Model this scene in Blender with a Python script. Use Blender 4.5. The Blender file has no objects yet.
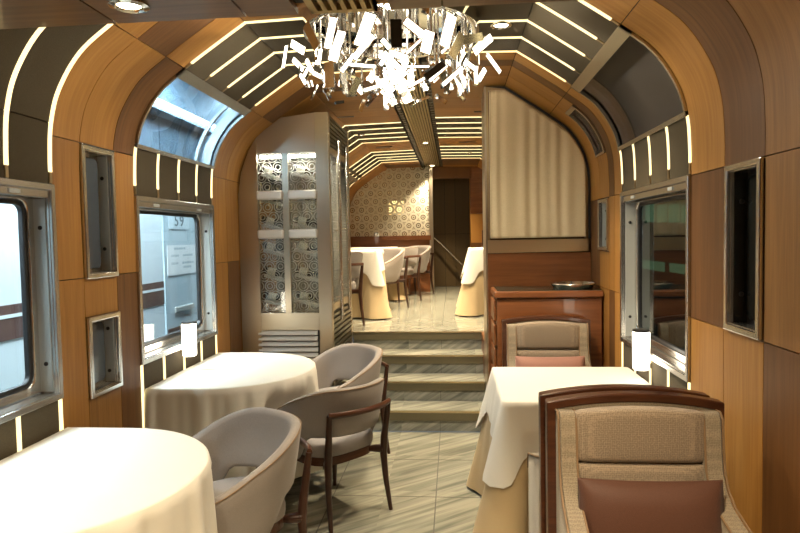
import bpy, bmesh, math, random
from mathutils import Vector, Matrix
random.seed(7)
PI = math.pi
scene = bpy.context.scene
COL = scene.collection
scene.view_settings.view_transform = 'Standard'
scene.view_settings.look = 'None'
scene.view_settings.exposure = 0.42
scene.view_settings.gamma = 1.0

# ------------------------------------------------------------------ materials
def nt(name):
    m = bpy.data.materials.new(name); m.use_nodes = True
    n = m.node_tree; n.nodes.clear()
    out = n.nodes.new('ShaderNodeOutputMaterial')
    return m, n, out
def N(n, typ, **kw):
    o = n.nodes.new(typ)
    for k, v in kw.items():
        if k == 'inp':
            for kk, vv in v.items(): o.inputs[kk].default_value = vv
        else: setattr(o, k, v)
    return o
def L(n, a, b): n.links.new(a, b)
def c4(c): return (c[0], c[1], c[2], 1)
def bsdf(n, out, col, rough, metal=0, spec=.5, sheen=0, coat=0):
    b = N(n, 'ShaderNodeBsdfPrincipled')
    b.inputs['Base Color'].default_value = c4(col)
    b.inputs['Roughness'].default_value = rough
    b.inputs['Metallic'].default_value = metal
    b.inputs['Specular IOR Level'].default_value = spec
    b.inputs['Sheen Weight'].default_value = sheen
    b.inputs['Coat Weight'].default_value = coat
    L(n, b.outputs[0], out.inputs[0]); return b
def plain(name, col, rough=.5, metal=0, spec=.5, sheen=0, coat=0):
    m, n, out = nt(name); bsdf(n, out, col, rough, metal, spec, sheen, coat); return m
def wood(name, c1, c2, rough=.48, coord='UV', scale=(55, 2.2, 55), coat=.03):
    m, n, out = nt(name); b = bsdf(n, out, c1, rough, spec=.3, coat=coat)
    tc = N(n, 'ShaderNodeTexCoord'); oi = N(n, 'ShaderNodeObjectInfo')
    add = N(n, 'ShaderNodeVectorMath', operation='ADD')
    mul = N(n, 'ShaderNodeVectorMath', operation='SCALE', inp={3: 37.0})
    cb = N(n, 'ShaderNodeCombineXYZ')
    L(n, oi.outputs['Random'], cb.inputs[0]); L(n, oi.outputs['Random'], cb.inputs[1]); L(n, cb.outputs[0], mul.inputs[0])
    L(n, tc.outputs[coord], add.inputs[0]); L(n, mul.outputs[0], add.inputs[1])
    mp = N(n, 'ShaderNodeMapping'); mp.inputs['Scale'].default_value = scale
    L(n, add.outputs[0], mp.inputs[0])
    n1 = N(n, 'ShaderNodeTexNoise', inp={'Scale': 1.0, 'Detail': 6.0, 'Roughness': .62, 'Distortion': .35})
    L(n, mp.outputs[0], n1.inputs['Vector'])
    mp2 = N(n, 'ShaderNodeMapping'); mp2.inputs['Scale'].default_value = tuple(s*.16 for s in scale)
    L(n, add.outputs[0], mp2.inputs[0])
    n2 = N(n, 'ShaderNodeTexNoise', inp={'Scale': 1.0, 'Detail': 3.0, 'Distortion': 1.2})
    L(n, mp2.outputs[0], n2.inputs['Vector'])
    mix = N(n, 'ShaderNodeMath', operation='ADD'); L(n, n1.outputs[0], mix.inputs[0])
    h = N(n, 'ShaderNodeMath', operation='MULTIPLY', inp={1: .55}); L(n, n2.outputs[0], h.inputs[0]); L(n, h.outputs[0], mix.inputs[1])
    r = N(n, 'ShaderNodeValToRGB'); L(n, mix.outputs[0], r.inputs[0])
    r.color_ramp.elements[0].position = .52; r.color_ramp.elements[0].color = c4(c2)
    r.color_ramp.elements[1].position = .98; r.color_ramp.elements[1].color = c4(c1)
    L(n, r.outputs[0], b.inputs['Base Color'])
    bp = N(n, 'ShaderNodeBump', inp={'Strength': .12, 'Distance': .002}); L(n, n1.outputs[0], bp.inputs['Height'])
    L(n, bp.outputs[0], b.inputs['Normal'])
    return m
def fabric(name, col, scale=260, rough=.9, amount=.25, sheen=.2, cells=False):
    m, n, out = nt(name); b = bsdf(n, out, col, rough, spec=.2, sheen=sheen)
    tc = N(n, 'ShaderNodeTexCoord')
    if cells: t = N(n, 'ShaderNodeTexVoronoi', inp={'Scale': scale, 'Randomness': .35})
    else: t = N(n, 'ShaderNodeTexNoise', inp={'Scale': scale, 'Detail': 2.0})
    L(n, tc.outputs['Object'], t.inputs['Vector'])
    r = N(n, 'ShaderNodeValToRGB'); L(n, t.outputs[0], r.inputs[0])
    r.color_ramp.elements[0].position = .25; r.color_ramp.elements[0].color = c4([x*(1-amount) for x in col])
    r.color_ramp.elements[1].position = .75; r.color_ramp.elements[1].color = c4([min(1, x*(1+amount)) for x in col])
    L(n, r.outputs[0], b.inputs['Base Color'])
    bp = N(n, 'ShaderNodeBump', inp={'Strength': .3, 'Distance': .002}); L(n, t.outputs[0], bp.inputs['Height'])
    L(n, bp.outputs[0], b.inputs['Normal'])
    return m
def emit(name, col, s):
    m, n, out = nt(name); e = N(n, 'ShaderNodeEmission', inp={'Color': c4(col), 'Strength': s})
    L(n, e.outputs[0], out.inputs[0]); return m
def glass(name, tint=(1, 1, 1), refl=.10, rough=.02):
    m, n, out = nt(name)
    t = N(n, 'ShaderNodeBsdfTransparent', inp={'Color': c4(tint)})
    g = N(n, 'ShaderNodeBsdfGlossy', inp={'Roughness': rough, 'Color': (1, 1, 1, 1)})
    fr = N(n, 'ShaderNodeLayerWeight', inp={'Blend': .5})
    pw = N(n, 'ShaderNodeMath', operation='POWER', inp={1: 4.5}); L(n, fr.outputs['Facing'], pw.inputs[0])
    ad = N(n, 'ShaderNodeMath', operation='MULTIPLY_ADD', inp={1: .7, 2: refl}); ad.use_clamp = True
    L(n, pw.outputs[0], ad.inputs[0])
    mx = N(n, 'ShaderNodeMixShader'); L(n, ad.outputs[0], mx.inputs[0]); L(n, t.outputs[0], mx.inputs[1]); L(n, g.outputs[0], mx.inputs[2])
    L(n, mx.outputs[0], out.inputs[0]); return m
def lattice(name, cell, col, tint, rings=((.44, .07), (.22, .055), (.60, .05)), solid=1.0):
    """clear glass printed with a hexagonal lattice of rings"""
    m, n, out = nt(name)
    uv = N(n, 'ShaderNodeTexCoord')
    sc = N(n, 'ShaderNodeVectorMath', operation='SCALE', inp={3: 1/cell}); L(n, uv.outputs['UV'], sc.inputs[0])
    def dist(off):
        a = N(n, 'ShaderNodeVectorMath', operation='ADD'); a.inputs[1].default_value = off
        L(n, sc.outputs[0], a.inputs[0])
        w = N(n, 'ShaderNodeVectorMath', operation='WRAP')
        w.inputs[1].default_value = (.5, .866, 1); w.inputs[2].default_value = (-.5, -.866, -1)
        L(n, a.outputs[0], w.inputs[0])
        l = N(n, 'ShaderNodeVectorMath', operation='LENGTH'); L(n, w.outputs[0], l.inputs[0]); return l.outputs['Value']
    d = N(n, 'ShaderNodeMath', operation='MINIMUM'); L(n, dist((0, 0, 0)), d.inputs[0]); L(n, dist((.5, .866, 0)), d.inputs[1])
    prev = None
    for r_, w_ in rings:
        c = N(n, 'ShaderNodeMath', operation='COMPARE', inp={1: r_, 2: w_}); L(n, d.outputs[0], c.inputs[0])
        if prev is None: prev = c.outputs[0]
        else:
            mxx = N(n, 'ShaderNodeMath', operation='MAXIMUM'); L(n, prev, mxx.inputs[0]); L(n, c.outputs[0], mxx.inputs[1]); prev = mxx.outputs[0]
    t = N(n, 'ShaderNodeBsdfTransparent', inp={'Color': c4(tint)})
    g = N(n, 'ShaderNodeBsdfGlossy', inp={'Roughness': .03})
    m1 = N(n, 'ShaderNodeMixShader', inp={0: .10}); L(n, t.outputs[0], m1.inputs[1]); L(n, g.outputs[0], m1.inputs[2])
    df = N(n, 'ShaderNodeBsdfDiffuse', inp={'Color': c4(col)}); tl = N(n, 'ShaderNodeBsdfTranslucent', inp={'Color': c4(col)})
    m2 = N(n, 'ShaderNodeMixShader', inp={0: .5}); L(n, df.outputs[0], m2.inputs[1]); L(n, tl.outputs[0], m2.inputs[2])
    m3 = N(n, 'ShaderNodeMixShader'); sm = N(n, 'ShaderNodeMath', operation='MULTIPLY', inp={1: solid}); L(n, prev, sm.inputs[0]); L(n, sm.outputs[0], m3.inputs[0]); L(n, m1.outputs[0], m3.inputs[1]); L(n, m2.outputs[0], m3.inputs[2])
    L(n, m3.outputs[0], out.inputs[0]); return m
def steel(name, col=(.66, .64, .60), rough=.27, stretch=None):
    m, n, out = nt(name); b = bsdf(n, out, col, rough, metal=1)
    return m
def marble(name, base, vein, rot, rough=.13, seams=None, fq=(20, 1.3, 20)):
    m, n, out = nt(name); b = bsdf(n, out, base, rough, spec=.5)
    tc = N(n, 'ShaderNodeTexCoord')
    mp = N(n, 'ShaderNodeMapping', vector_type='TEXTURE'); mp.inputs['Rotation'].default_value = rot; mp.inputs['Scale'].default_value = (1/fq[0], 1/fq[1], 1/fq[2])
    # random shift per tile so that veins break at the joints
    if seams:
        sn = N(n, 'ShaderNodeVectorMath', operation='SNAP'); sn.inputs[1].default_value = seams
        sh = N(n, 'ShaderNodeVectorMath', operation='ADD'); sh.inputs[1].default_value = (seams[0]*.5 - .2, 0, 0)
        L(n, tc.outputs['Object'], sh.inputs[0]); L(n, sh.outputs[0], sn.inputs[0])
        wn = N(n, 'ShaderNodeTexWhiteNoise', noise_dimensions='3D'); L(n, sn.outputs[0], wn.inputs['Vector'])
        s2 = N(n, 'ShaderNodeVectorMath', operation='SCALE', inp={3: 5.0}); L(n, wn.outputs['Color'], s2.inputs[0])
        ad = N(n, 'ShaderNodeVectorMath', operation='ADD'); L(n, tc.outputs['Object'], ad.inputs[0]); L(n, s2.outputs[0], ad.inputs[1])
        L(n, ad.outputs[0], mp.inputs[0])
    else: L(n, tc.outputs['Object'], mp.inputs[0])
    t = N(n, 'ShaderNodeTexNoise', inp={'Scale': 1.0, 'Detail': 5.0, 'Roughness': .55, 'Distortion': .3}); L(n, mp.outputs[0], t.inputs['Vector'])
    r = N(n, 'ShaderNodeValToRGB'); L(n, t.outputs[0], r.inputs[0])
    r.color_ramp.elements[0].position = .33; r.color_ramp.elements[0].color = c4(vein)
    r.color_ramp.elements[1].position = .64; r.color_ramp.elements[1].color = c4(base)
    L(n, r.outputs[0], b.inputs['Base Color'])
    return m

OAK = [wood('oak_a', (.43, .212, .052), (.30, .132, .028)), wood('oak_b', (.38, .180, .042), (.26, .113, .025)), wood('oak_c', (.33, .162, .046), (.21, .098, .027))]
BROWN = wood('fumed_oak', (.165, .072, .023), (.088, .038, .013))
BROWN2 = wood('fumed_oak_grey', (.16, .070, .022), (.088, .038, .012))
SOFFIT = wood('soffit_veneer', (.19, .105, .048), (.11, .058, .026), rough=.34, coat=.15)
WALNUT = wood('walnut', (.080, .027, .011), (.036, .012, .006), rough=.32, coord='Object', scale=(8, 8, 60), coat=.2)
WALNUTV = wood('walnut_upright', (.050, .019, .010), (.024, .010, .006), rough=.32, coord='Object', scale=(60, 60, 5), coat=.2)
CHERRY = wood('cherry', (.22, .080, .027), (.12, .040, .014), rough=.3, coord='Object', scale=(2.5, 40, 34), coat=.25)
LEATHER = fabric('leather_panel', (.066, .050, .027), scale=420, rough=.85, amount=.35, sheen=.05)
LEATHER2 = fabric('leather_panel_light', (.072, .055, .030), scale=420, rough=.85, amount=.3, sheen=.05)
DARK = plain('dark_backing', (.012, .009, .007), .8)
STEEL = steel('brushed_steel', stretch=(40, 3, 3))
STEELV = steel('brushed_steel_warm', (.50, .43, .33), .30, stretch=(60, 60, 2))
POLISH = plain('polished_steel', (.76, .74, .70), .20, 1)
CHROME = plain('chrome', (.80, .78, .74), .05, 1)
CRYSTAL = plain('crystal', (.82, .81, .77), .12, 0, .9)
BRONZE = plain('bronze', (.42, .31, .17), .32, 1)
BRASS = steel('satin_brass', (.80, .66, .43), .28, stretch=(3, 3, 60))
GOLD = plain('gold_slat', (.50, .37, .16), .38, .7)
RUBBER = plain('black_rubber', (.012, .012, .013), .45)
BLACK = plain('black_metal', (.015, .013, .012), .4)
PLATE = plain('jamb_plate', (.50, .52, .50), .35, .25)
LED = emit('led_strip', (1.0, .80, .38), 1.75)
LED2 = emit('led_strip_warm', (1.0, .70, .30), 1.7)
LAMPGLOW = emit('lamp_glow', (1.0, .90, .72), 7.0)
PLATEGLOW = emit('chandelier_plate', (1.0, .93, .76), 5.0)
LENS = emit('downlight_lens', (1.0, .86, .58), 14.0)
CABGLOW = emit('cabinet_added_glow', (1.0, .93, .78), 14.0)
CABLAMP = emit('cabinet_lamp', (1.0, .95, .82), 45.0)
CLOTH = fabric('white_cloth', (.68, .655, .59), scale=700, rough=.85, amount=.03, sheen=.1)
CLOTHB = fabric('beige_cloth', (.50, .38, .22), scale=700, rough=.8, amount=.05, sheen=.1)
TAUPE = fabric('taupe_fabric', (.25, .222, .205), scale=420, rough=.9, amount=.16)
PIPE = plain('tan_piping', (.20, .125, .065), .7)
WEAVE = fabric('beige_weave', (.25, .195, .140), scale=170, rough=.85, amount=.28, cells=True)
WEAVE2 = fabric('beige_weave_side', (.235, .192, .136), scale=190, rough=.85, amount=.28, cells=True)
MAUVE = fabric('mauve_satin', (.085, .038, .025), scale=300, rough=.55, amount=.12, sheen=.08)
ROSE = fabric('rose_satin', (.30, .150, .115), scale=300, rough=.6, amount=.1, sheen=.1)
CURTAIN = fabric('gold_curtain', (.62, .49, .29), scale=300, rough=.55, amount=.12, sheen=.3)
GLASS = glass('window_glass', (.86, .93, .95), .05)
GLASSD = glass('dark_window_glass', (.34, .42, .37), .07)
GLASSR = glass('roof_window_glass', (.34, .42, .48), .10)
GLASSC = glass('clear_glass', (.9, .93, .92), .04)
NICHEG = plain('niche_glass', (.07, .085, .10), .12, 0, .8)
NICHED = plain('niche_dark', (.020, .020, .016), .12, 0, .8)
SHADE = fabric('roof_shade', (.040, .030, .022), scale=500, rough=.6, amount=.2)
LATTICE = lattice('lattice_print', .088, (.66, .64, .58), (.80, .82, .80), ((.22, .024), (.43, .030), (.585, .012)), solid=.5)
LATTICE2 = lattice('lattice_screen', .15, (.86, .82, .70), (.90, .82, .60), ((.13, .05), (.38, .12), (.58, .05)))
FLOOR = marble('marble_floor', (.33, .325, .265), (.15, .155, .128), (0, 0, math.radians(-52)), seams=(.60, .60, 50))
STEPM = marble('marble_step', (.33, .325, .28), (.125, .13, .115), (0, math.radians(58), 0), rough=.2, seams=(.60, 50, .16), fq=(22, 3, 1.6))
NOSING = plain('nosing_metal', (.15, .13, .08), .32, .4)
GREENTOP = plain('dark_green_top', (.02, .028, .022), .15)
OUTWALL = plain('outside_white', (.72, .80, .84), .5)
OUTGREY = plain('outside_grey', (.50, .62, .68), .45)
OUTBAND = plain('outside_band', (.10, .055, .05), .5)
PAPER = plain('paper', (.85, .87, .87), .7)
INK = plain('ink', (.12, .16, .18), .7)
TUBE = emit('platform_tube', (.80, .93, 1.0), 30.0)
GREENISH = emit('outside_glow', (.42, .80, .55), .45)  # green glow imitating reflections in the right window glass
BOTTLE = plain('bottle_glass', (.010, .014, .010), .12, 0, .6)
LABELM = plain('bottle_label', (.80, .74, .60), .6)
WARMWALL = wood('back_wall', (.11, .072, .032), (.075, .048, .022))
WHITEBACK = plain('gold_wall', (.22, .13, .05), .6)
SATIN = plain('satin_bar', (.62, .58, .52), .4, .35)
TOPP = plain('steel_wood_reflection', (.46, .37, .28), .38, .8)  # rosy colour stands for wood reflected in the steel
SLATD = plain('dark_slat', (.10, .085, .06), .35, .8)

# ------------------------------------------------------------------ mesh helpers
class MB:
    def __init__(s): s.v = []; s.f = []; s.uv = {}; s.mi = []
    def add(s, vs, fs, mi=0, M=None):
        o = len(s.v)
        for p in vs:
            p = Vector(p)
            if M is not None: p = M @ p
            s.v.append(tuple(p))
        for f in fs: s.f.append([i+o for i in f]); s.mi.append(mi)
        return o
    def box(s, c, d, M=None, mi=0):
        x, y, z = d[0]/2, d[1]/2, d[2]/2
        vs = [(c[0]+a*x, c[1]+b*y, c[2]+e*z) for a in (-1, 1) for b in (-1, 1) for e in (-1, 1)]
        s.add(vs, [(0, 1, 3, 2), (4, 6, 7, 5), (0, 4, 5, 1), (2, 3, 7, 6), (0, 2, 6, 4), (1, 5, 7, 3)], mi, M); return s
    def bx(s, x0, x1, y0, y1, z0, z1, M=None, mi=0):
        return s.box(((x0+x1)/2, (y0+y1)/2, (z0+z1)/2), (abs(x1-x0), abs(y1-y0), abs(z1-z0)), M, mi)
    def loft(s, rings, closed=True, cap=True, loop=False, mi=0, M=None):
        n = len(rings[0]); vs = [p for r in rings for p in r]; fs = []
        m = len(rings)
        for i in range(m if loop else m-1):
            a, b = i*n, ((i+1) % m)*n
            for j in range(n if closed else n-1):
                k = (j+1) % n
                fs.append((a+j, a+k, b+k, b+j))
        if cap and not loop:
            fs.append(tuple(range(n))[::-1]); fs.append(tuple((m-1)*n+j for j in range(n)))
        s.add(vs, fs, mi, M); return s
    def tube(s, pts, r, n=8, cap=True, flat=None, mi=0, M=None, loop=False):
        pts = [Vector(p) for p in pts]; rings = []
        rs = r if isinstance(r, (list, tuple)) else [r]*len(pts)
        up = Vector((0, 0, 1))
        for i, p in enumerate(pts):
            a = pts[i-1] if (i > 0 or loop) else pts[i]
            b = pts[(i+1) % len(pts)] if (i < len(pts)-1 or loop) else pts[i]
            t = (b-a).normalized()
            ref = up if abs(t.dot(up)) < .9 else Vector((0, 1, 0))
            x = t.cross(ref).normalized(); y = x.cross(t).normalized()
            fx, fy = (1, 1) if flat is None else flat
            rings.append([p + rs[i]*(math.cos(2*PI*k/n)*x*fx + math.sin(2*PI*k/n)*y*fy) for k in range(n)])
        return s.loft(rings, True, cap, loop, mi, M)
    def lathe(s, prof, c=(0, 0, 0), n=24, mi=0, M=None, cap=True):
        rings = [[(c[0]+r*math.cos(2*PI*k/n), c[1]+r*math.sin(2*PI*k/n), c[2]+z) for k in range(n)] for r, z in prof]
        return s.loft(rings, True, cap, False, mi, M)
    def prism(s, poly, a, b, axis=1, mi=0, M=None):
        """poly in the two remaining axes, extruded along axis from a to b"""
        def P(p, t):
            if axis == 0: return (t, p[0], p[1])
            if axis == 1: return (p[0], t, p[1])
            return (p[0], p[1], t)
        return s.loft([[P(p, a) for p in poly], [P(p, b) for p in poly]], True, True, False, mi, M)
    def ring(s, outer, inner, a, b, axis=0, mi=0, M=None):
        n = len(outer)
        def P(p, t):
            if axis == 0: return (t, p[0], p[1])
            if axis == 1: return (p[0], t, p[1])
            return (p[0], p[1], t)
        vs = [P(p, a) for p in outer]+[P(p, a) for p in inner]+[P(p, b) for p in inner]+[P(p, b) for p in outer]
        fs = []
        for q in range(4):
            A, B = q*n, ((q+1) % 4)*n
            for j in range(n):
                k = (j+1) % n; fs.append((A+j, A+k, B+k, B+j))
        s.add(vs, fs, mi, M); return s
    def build(s, name, mat, parent=None, smooth=False, bevel=0, seg=2, angle=None, uvs=None):
        me = bpy.data.meshes.new(name); me.from_pydata(s.v, [], s.f)
        mats = mat if isinstance(mat, (list, tuple)) else [mat]
        for m in mats: me.materials.append(m)
        for p, i in zip(me.polygons, s.mi): p.material_index = i
        if uvs:
            ul = me.uv_layers.new(name='UVMap')
            for lp in me.loops: ul.data[lp.index].uv = uvs[lp.vertex_index]
        bm = bmesh.new(); bm.from_mesh(me)
        bmesh.ops.recalc_face_normals(bm, faces=bm.faces)
        if smooth:
            for f in bm.faces: f.smooth = True
            ang = math.radians(angle or 40)
            for e in bm.edges:
                if len(e.link_faces) == 2 and e.calc_face_angle(0) > ang: e.smooth = False
        bm.to_mesh(me); bm.free()
        o = bpy.data.objects.new(name, me); COL.objects.link(o)
        if parent is not None: o.parent = parent
        if bevel:
            b = o.modifiers.new('bevel', 'BEVEL'); b.width = bevel; b.segments = seg; b.limit_method = 'ANGLE'; b.angle_limit = math.radians(35)
            b.harden_normals = False
        return o
def empty(name, loc=(0, 0, 0), rz=0):
    o = bpy.data.objects.new(name, None); COL.objects.link(o); o.location = loc; o.rotation_euler = (0, 0, rz)
    o.empty_display_size = .05; return o
def tag(o, label, cat, group=None):
    o['label'] = label; o['category'] = cat
    if group: o['group'] = group
    return o
def thing(name, label, cat, loc=(0, 0, 0), rz=0, group=None): return tag(empty(name, loc, rz), label, cat, group)
def struct(o): o['kind'] = 'structure'; return o
def copy_tree(o, parent=None):
    c = o.copy(); COL.objects.link(c)
    if parent is not None: c.parent = parent
    for ch in list(o.children): copy_tree(ch, c)
    return c
def rrect(cx, cy, w, h, r, k=6):
    pts = []
    for qx, qy, a0 in ((1, 1, 0), (-1, 1, 90), (-1, -1, 180), (1, -1, 270)):
        for i in range(k+1):
            a = math.radians(a0 + 90*i/k)
            pts.append((cx+qx*(w/2-r)+r*math.cos(a), cy+qy*(h/2-r)+r*math.sin(a)))
    return pts
def smooth01(t): t = max(0, min(1, t)); return t*t*(3-2*t)

# ------------------------------------------------------------------ car section
XW = 1.33
ctrl = [(1.33, 1.60), (1.33, 1.746), (1.329, 1.86), (1.318, 1.996), (1.278, 2.130), (1.182, 2.275), (1.04, 2.387), (.88, 2.496), (.714, 2.604), (.54, 2.71)]
def catmull(p0, p1, p2, p3, t):
    return tuple(.5*((2*b)+(-a+c)*t+(2*a-5*b+4*c-d)*t*t+(-a+3*b-3*c+d)*t**3) for a, b, c, d in zip(p0, p1, p2, p3))
PROF = [(1.33, 0.0), (1.33, .64), (1.33, 1.746)]
for i in range(1, len(ctrl)-2):
    for k in range(1, 7): PROF.append(catmull(ctrl[i-1], ctrl[i], ctrl[i+1], ctrl[i+2], k/6))
BENDI = len(PROF)-1
PROF += [(.40, 2.612), (0.0, 2.62)]
CUM = [0]
for a, b in zip(PROF, PROF[1:]): CUM.append(CUM[-1]+math.dist(a, b))
SB = CUM[BENDI]                    # bend between the curve and the ceiling
def sz(z):
    for i in range(BENDI):
        if PROF[i][1] <= z <= PROF[i+1][1]:
            t = (z-PROF[i][1])/(PROF[i+1][1]-PROF[i][1]+1e-9); return CUM[i]+t*(CUM[i+1]-CUM[i])
    return SB
def sx(x):
    for i in range(BENDI, len(PROF)-1):
        if PROF[i][0] >= x >= PROF[i+1][0]:
            t = (PROF[i][0]-x)/(PROF[i][0]-PROF[i+1][0]); return CUM[i]+t*(CUM[i+1]-CUM[i])
    return CUM[-1]
def pos(s):
    for i in range(len(PROF)-1):
        if s <= CUM[i+1]+1e-9:
            t = (s-CUM[i])/(CUM[i+1]-CUM[i]); a, b = PROF[i], PROF[i+1]
            return (a[0]+t*(b[0]-a[0]), a[1]+t*(b[1]-a[1]))
    return PROF[-1]
def nrm(s):
    a, b = pos(max(0, s-.012)), pos(min(CUM[-1], s+.012))
    dx, dz = b[0]-a[0], b[1]-a[1]; l = math.hypot(dx, dz)
    return (-dz/l, dx/l) if True else None
def inward(s):                     # unit vector towards the inside of the car (for the x > 0 half)
    nx, nz = nrm(s)
    return (nx, nz) if nx <= 0 and not (abs(nx) < .2 and nz > 0) else (-nx, -nz)
def panel(name, parent, side, Y0, Y1, sA, sB, mat, gap=.0022, th=.012, lift=0.0):
    """a board lying on the car's section between two lengths Y and two arc positions s"""
    sA += gap; sB -= gap; Y0 += gap; Y1 -= gap
    ss = [sA]+[c for c in CUM if sA+1e-4 < c < sB-1e-4]+[sB]
    mb = MB(); rings = []; uvs = []
    for s in ss:
        (x, z), (nx, nz) = pos(s), inward(s)
        xi, zi = x+nx*lift, z+nz*lift; xo, zo = x+nx*(lift-th), z+nz*(lift-th)
        rings.append([(side*xi, Y0, zi), (side*xi, Y1, zi), (side*xo, Y1, zo), (side*xo, Y0, zo)])
        uvs += [(Y0, s), (Y1, s), (Y1, s), (Y0, s)]
    mb.loft(rings)
    return mb.build(name, mat, parent, uvs=uvs, smooth=True, angle=20)
wall_left = struct(empty('wall_left')); wall_right = struct(empty('wall_right')); ceiling = struct(empty('ceiling'))
wall = {-1: wall_left, 1: wall_right}
def backing(side, Y0, Y1, ranges):
    for a, b in ranges: panel('backing', wall[side] if b <= SB+.01 else ceiling, side, Y0, Y1, a, b, DARK, gap=0, th=.03, lift=-.0125)
STOP = sx(.17); CEN = CUM[-1]
S = lambda z: sz(z)
def boards(side, bounds, cuts, mats, top=STOP):
    """bounds: Y edges; cuts: list of s edges; mats[column][row], None leaves the place open"""
    for i in range(len(bounds)-1):
        for j in range(len(cuts)-1):
            m = mats[i][j]
            if m is not None: panel('wood_panel', wall[side] if cuts[j+1] <= SB+.01 else ceiling, side, bounds[i], bounds[i+1], cuts[j], cuts[j+1], m)
def led(side, Y, sA, sB, w=.021, mat=None, par=None):
    return panel('light_strip', par or (wall[side] if sB <= SB-.01 else ceiling), side, Y-w/2, Y+w/2, sA, sB, mat or LED, gap=0, th=.006, lift=.004)
def tick(side, Y, sA, sB): panel('strip_end', wall[side], side, Y-.008, Y+.008, sA, sB, BRONZE, gap=0, th=.006, lift=.004)

O0, O1, O2, BR, BG = OAK[0], OAK[1], OAK[2], BROWN, BROWN2
Zs = lambda *zs: [S(z) for z in zs]
TOPZ = 2.387
# ---- windows
def window(n, side, Y0, Y1, z0, z1, out_glass=None, deep=.075):
    root = struct(empty('window_%d' % n, (side*XW, (Y0+Y1)/2, 0)))
    w, zc, h = Y1-Y0, (z0+z1)/2, z1-z0
    M = Matrix.Scale(side, 4, (1, 0, 0))
    f = MB().ring(rrect(0, zc, w, h, .004, 3), rrect(0, zc, w-.052, h-.052, .003, 3), -.014, .018, 0, M=M)
    f.build('window_frame', STEEL, root, bevel=.004)
    rv = MB().ring(rrect(0, zc, w-.050, h-.050, .003, 3), rrect(0, zc, w-.058, h-.058, .003, 3), .0, deep, 0, M=M)
    rv.build('reveal', STEEL, root)
    iw, ih = w-.060, h-.060
    for sy in (-1, 1):      # flat plates with two bolts line both jambs
        MB().bx(side*.012, side*(deep-.004), sy*(iw/2-.004), sy*(iw/2+.001), z0+.036, z1-.06).build('jamb_plate', PLATE, root)
        for q in (-.33, .30):
            T = Matrix.Translation((side*.036, sy*(iw/2-.004), zc+q*h)) @ Matrix.Rotation(sy*PI/2, 4, 'X')
            MB().lathe([(.009, -.003), (.009, .003), (.006, .006)], n=12, M=T).build('bolt', BLACK, root, smooth=True)
    r2 = MB().ring(rrect(0, zc, iw, ih, .004), rrect(0, zc, iw-.075, ih-.075, .05), deep-.012, deep+.012, 0, M=M)
    r2.build('inner_frame', POLISH, root, bevel=.008, seg=3)
    g = MB().ring(rrect(0, zc, iw-.074, ih-.074, .051), rrect(0, zc, iw-.112, ih-.112, .036), deep-.004, deep+.02, 0, M=M)
    g.build('gasket', RUBBER, root, bevel=.004)
    pn = MB().prism(rrect(0, zc, iw-.10, ih-.10, .04), deep+.006, deep+.012, 0, M=M)
    pn.build('pane', out_glass, root)
    if h > .6:
        rail = MB().bx(side*-.004, side*.026, -(w/2-.03), w/2-.03, z1-.058, z1-.027)
        rail.build('blind_rail', STEEL, root, bevel=.003)
        for sy in (-.28, .28):
            MB().bx(side*-.009, side*-.003, sy*w-.03, sy*w+.03, z1-.05, z1-.034).build('blind_clip', PLATE, root, bevel=.002)
    return root
def niche(n, side, Y0, Y1, z0, z1, pane, deep=.062):
    root = struct(empty('window_%d' % n, (side*XW, (Y0+Y1)/2, 0)))
    w, zc, h = Y1-Y0, (z0+z1)/2, z1-z0
    M = Matrix.Scale(side, 4, (1, 0, 0))
    MB().ring(rrect(0, zc, w, h, .003, 3), rrect(0, zc, w-.046, h-.046, .003, 3), -.016, .018, 0, M=M).build('window_frame', POLISH, root, bevel=.005)
    MB().ring(rrect(0, zc, w-.044, h-.044, .003, 3), rrect(0, zc, w-.052, h-.052, .003, 3), 0, deep, 0, M=M).build('reveal', STEEL, root)
    MB().bx(side*(deep-.006), side*deep, -w/2+.02, w/2-.02, z0+.02, z1-.02).build('back_plate', STEEL if pane is NICHEG else BLACK, root)
    MB().bx(side*.010, side*(deep-.006), w/2-.030, w/2-.0265, z0+.028, z1-.028).build('jamb_plate', PLATE if pane is NICHEG else NICHED, root)
    MB().prism(rrect(0, zc, w-.085, h-.085, .03), deep-.014, deep-.007, 0, M=M).build('pane', pane, root, bevel=.006, seg=3)
    for q in (-.28, .28):
        T = Matrix.Translation((side*.036, w/2-.030, zc+q*h)) @ Matrix.Rotation(PI/2, 4, 'X')
        MB().lathe([(.009, -.003), (.009, .003), (.006, .006)], n=12, M=T).build('bolt', BLACK, root, smooth=True)
    MB().bx(side*(deep-.018), side*(deep-.0145), -.075, -.035, z0+.055, z0+.068).build('plate_mark', GOLD, root)
    return root
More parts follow.
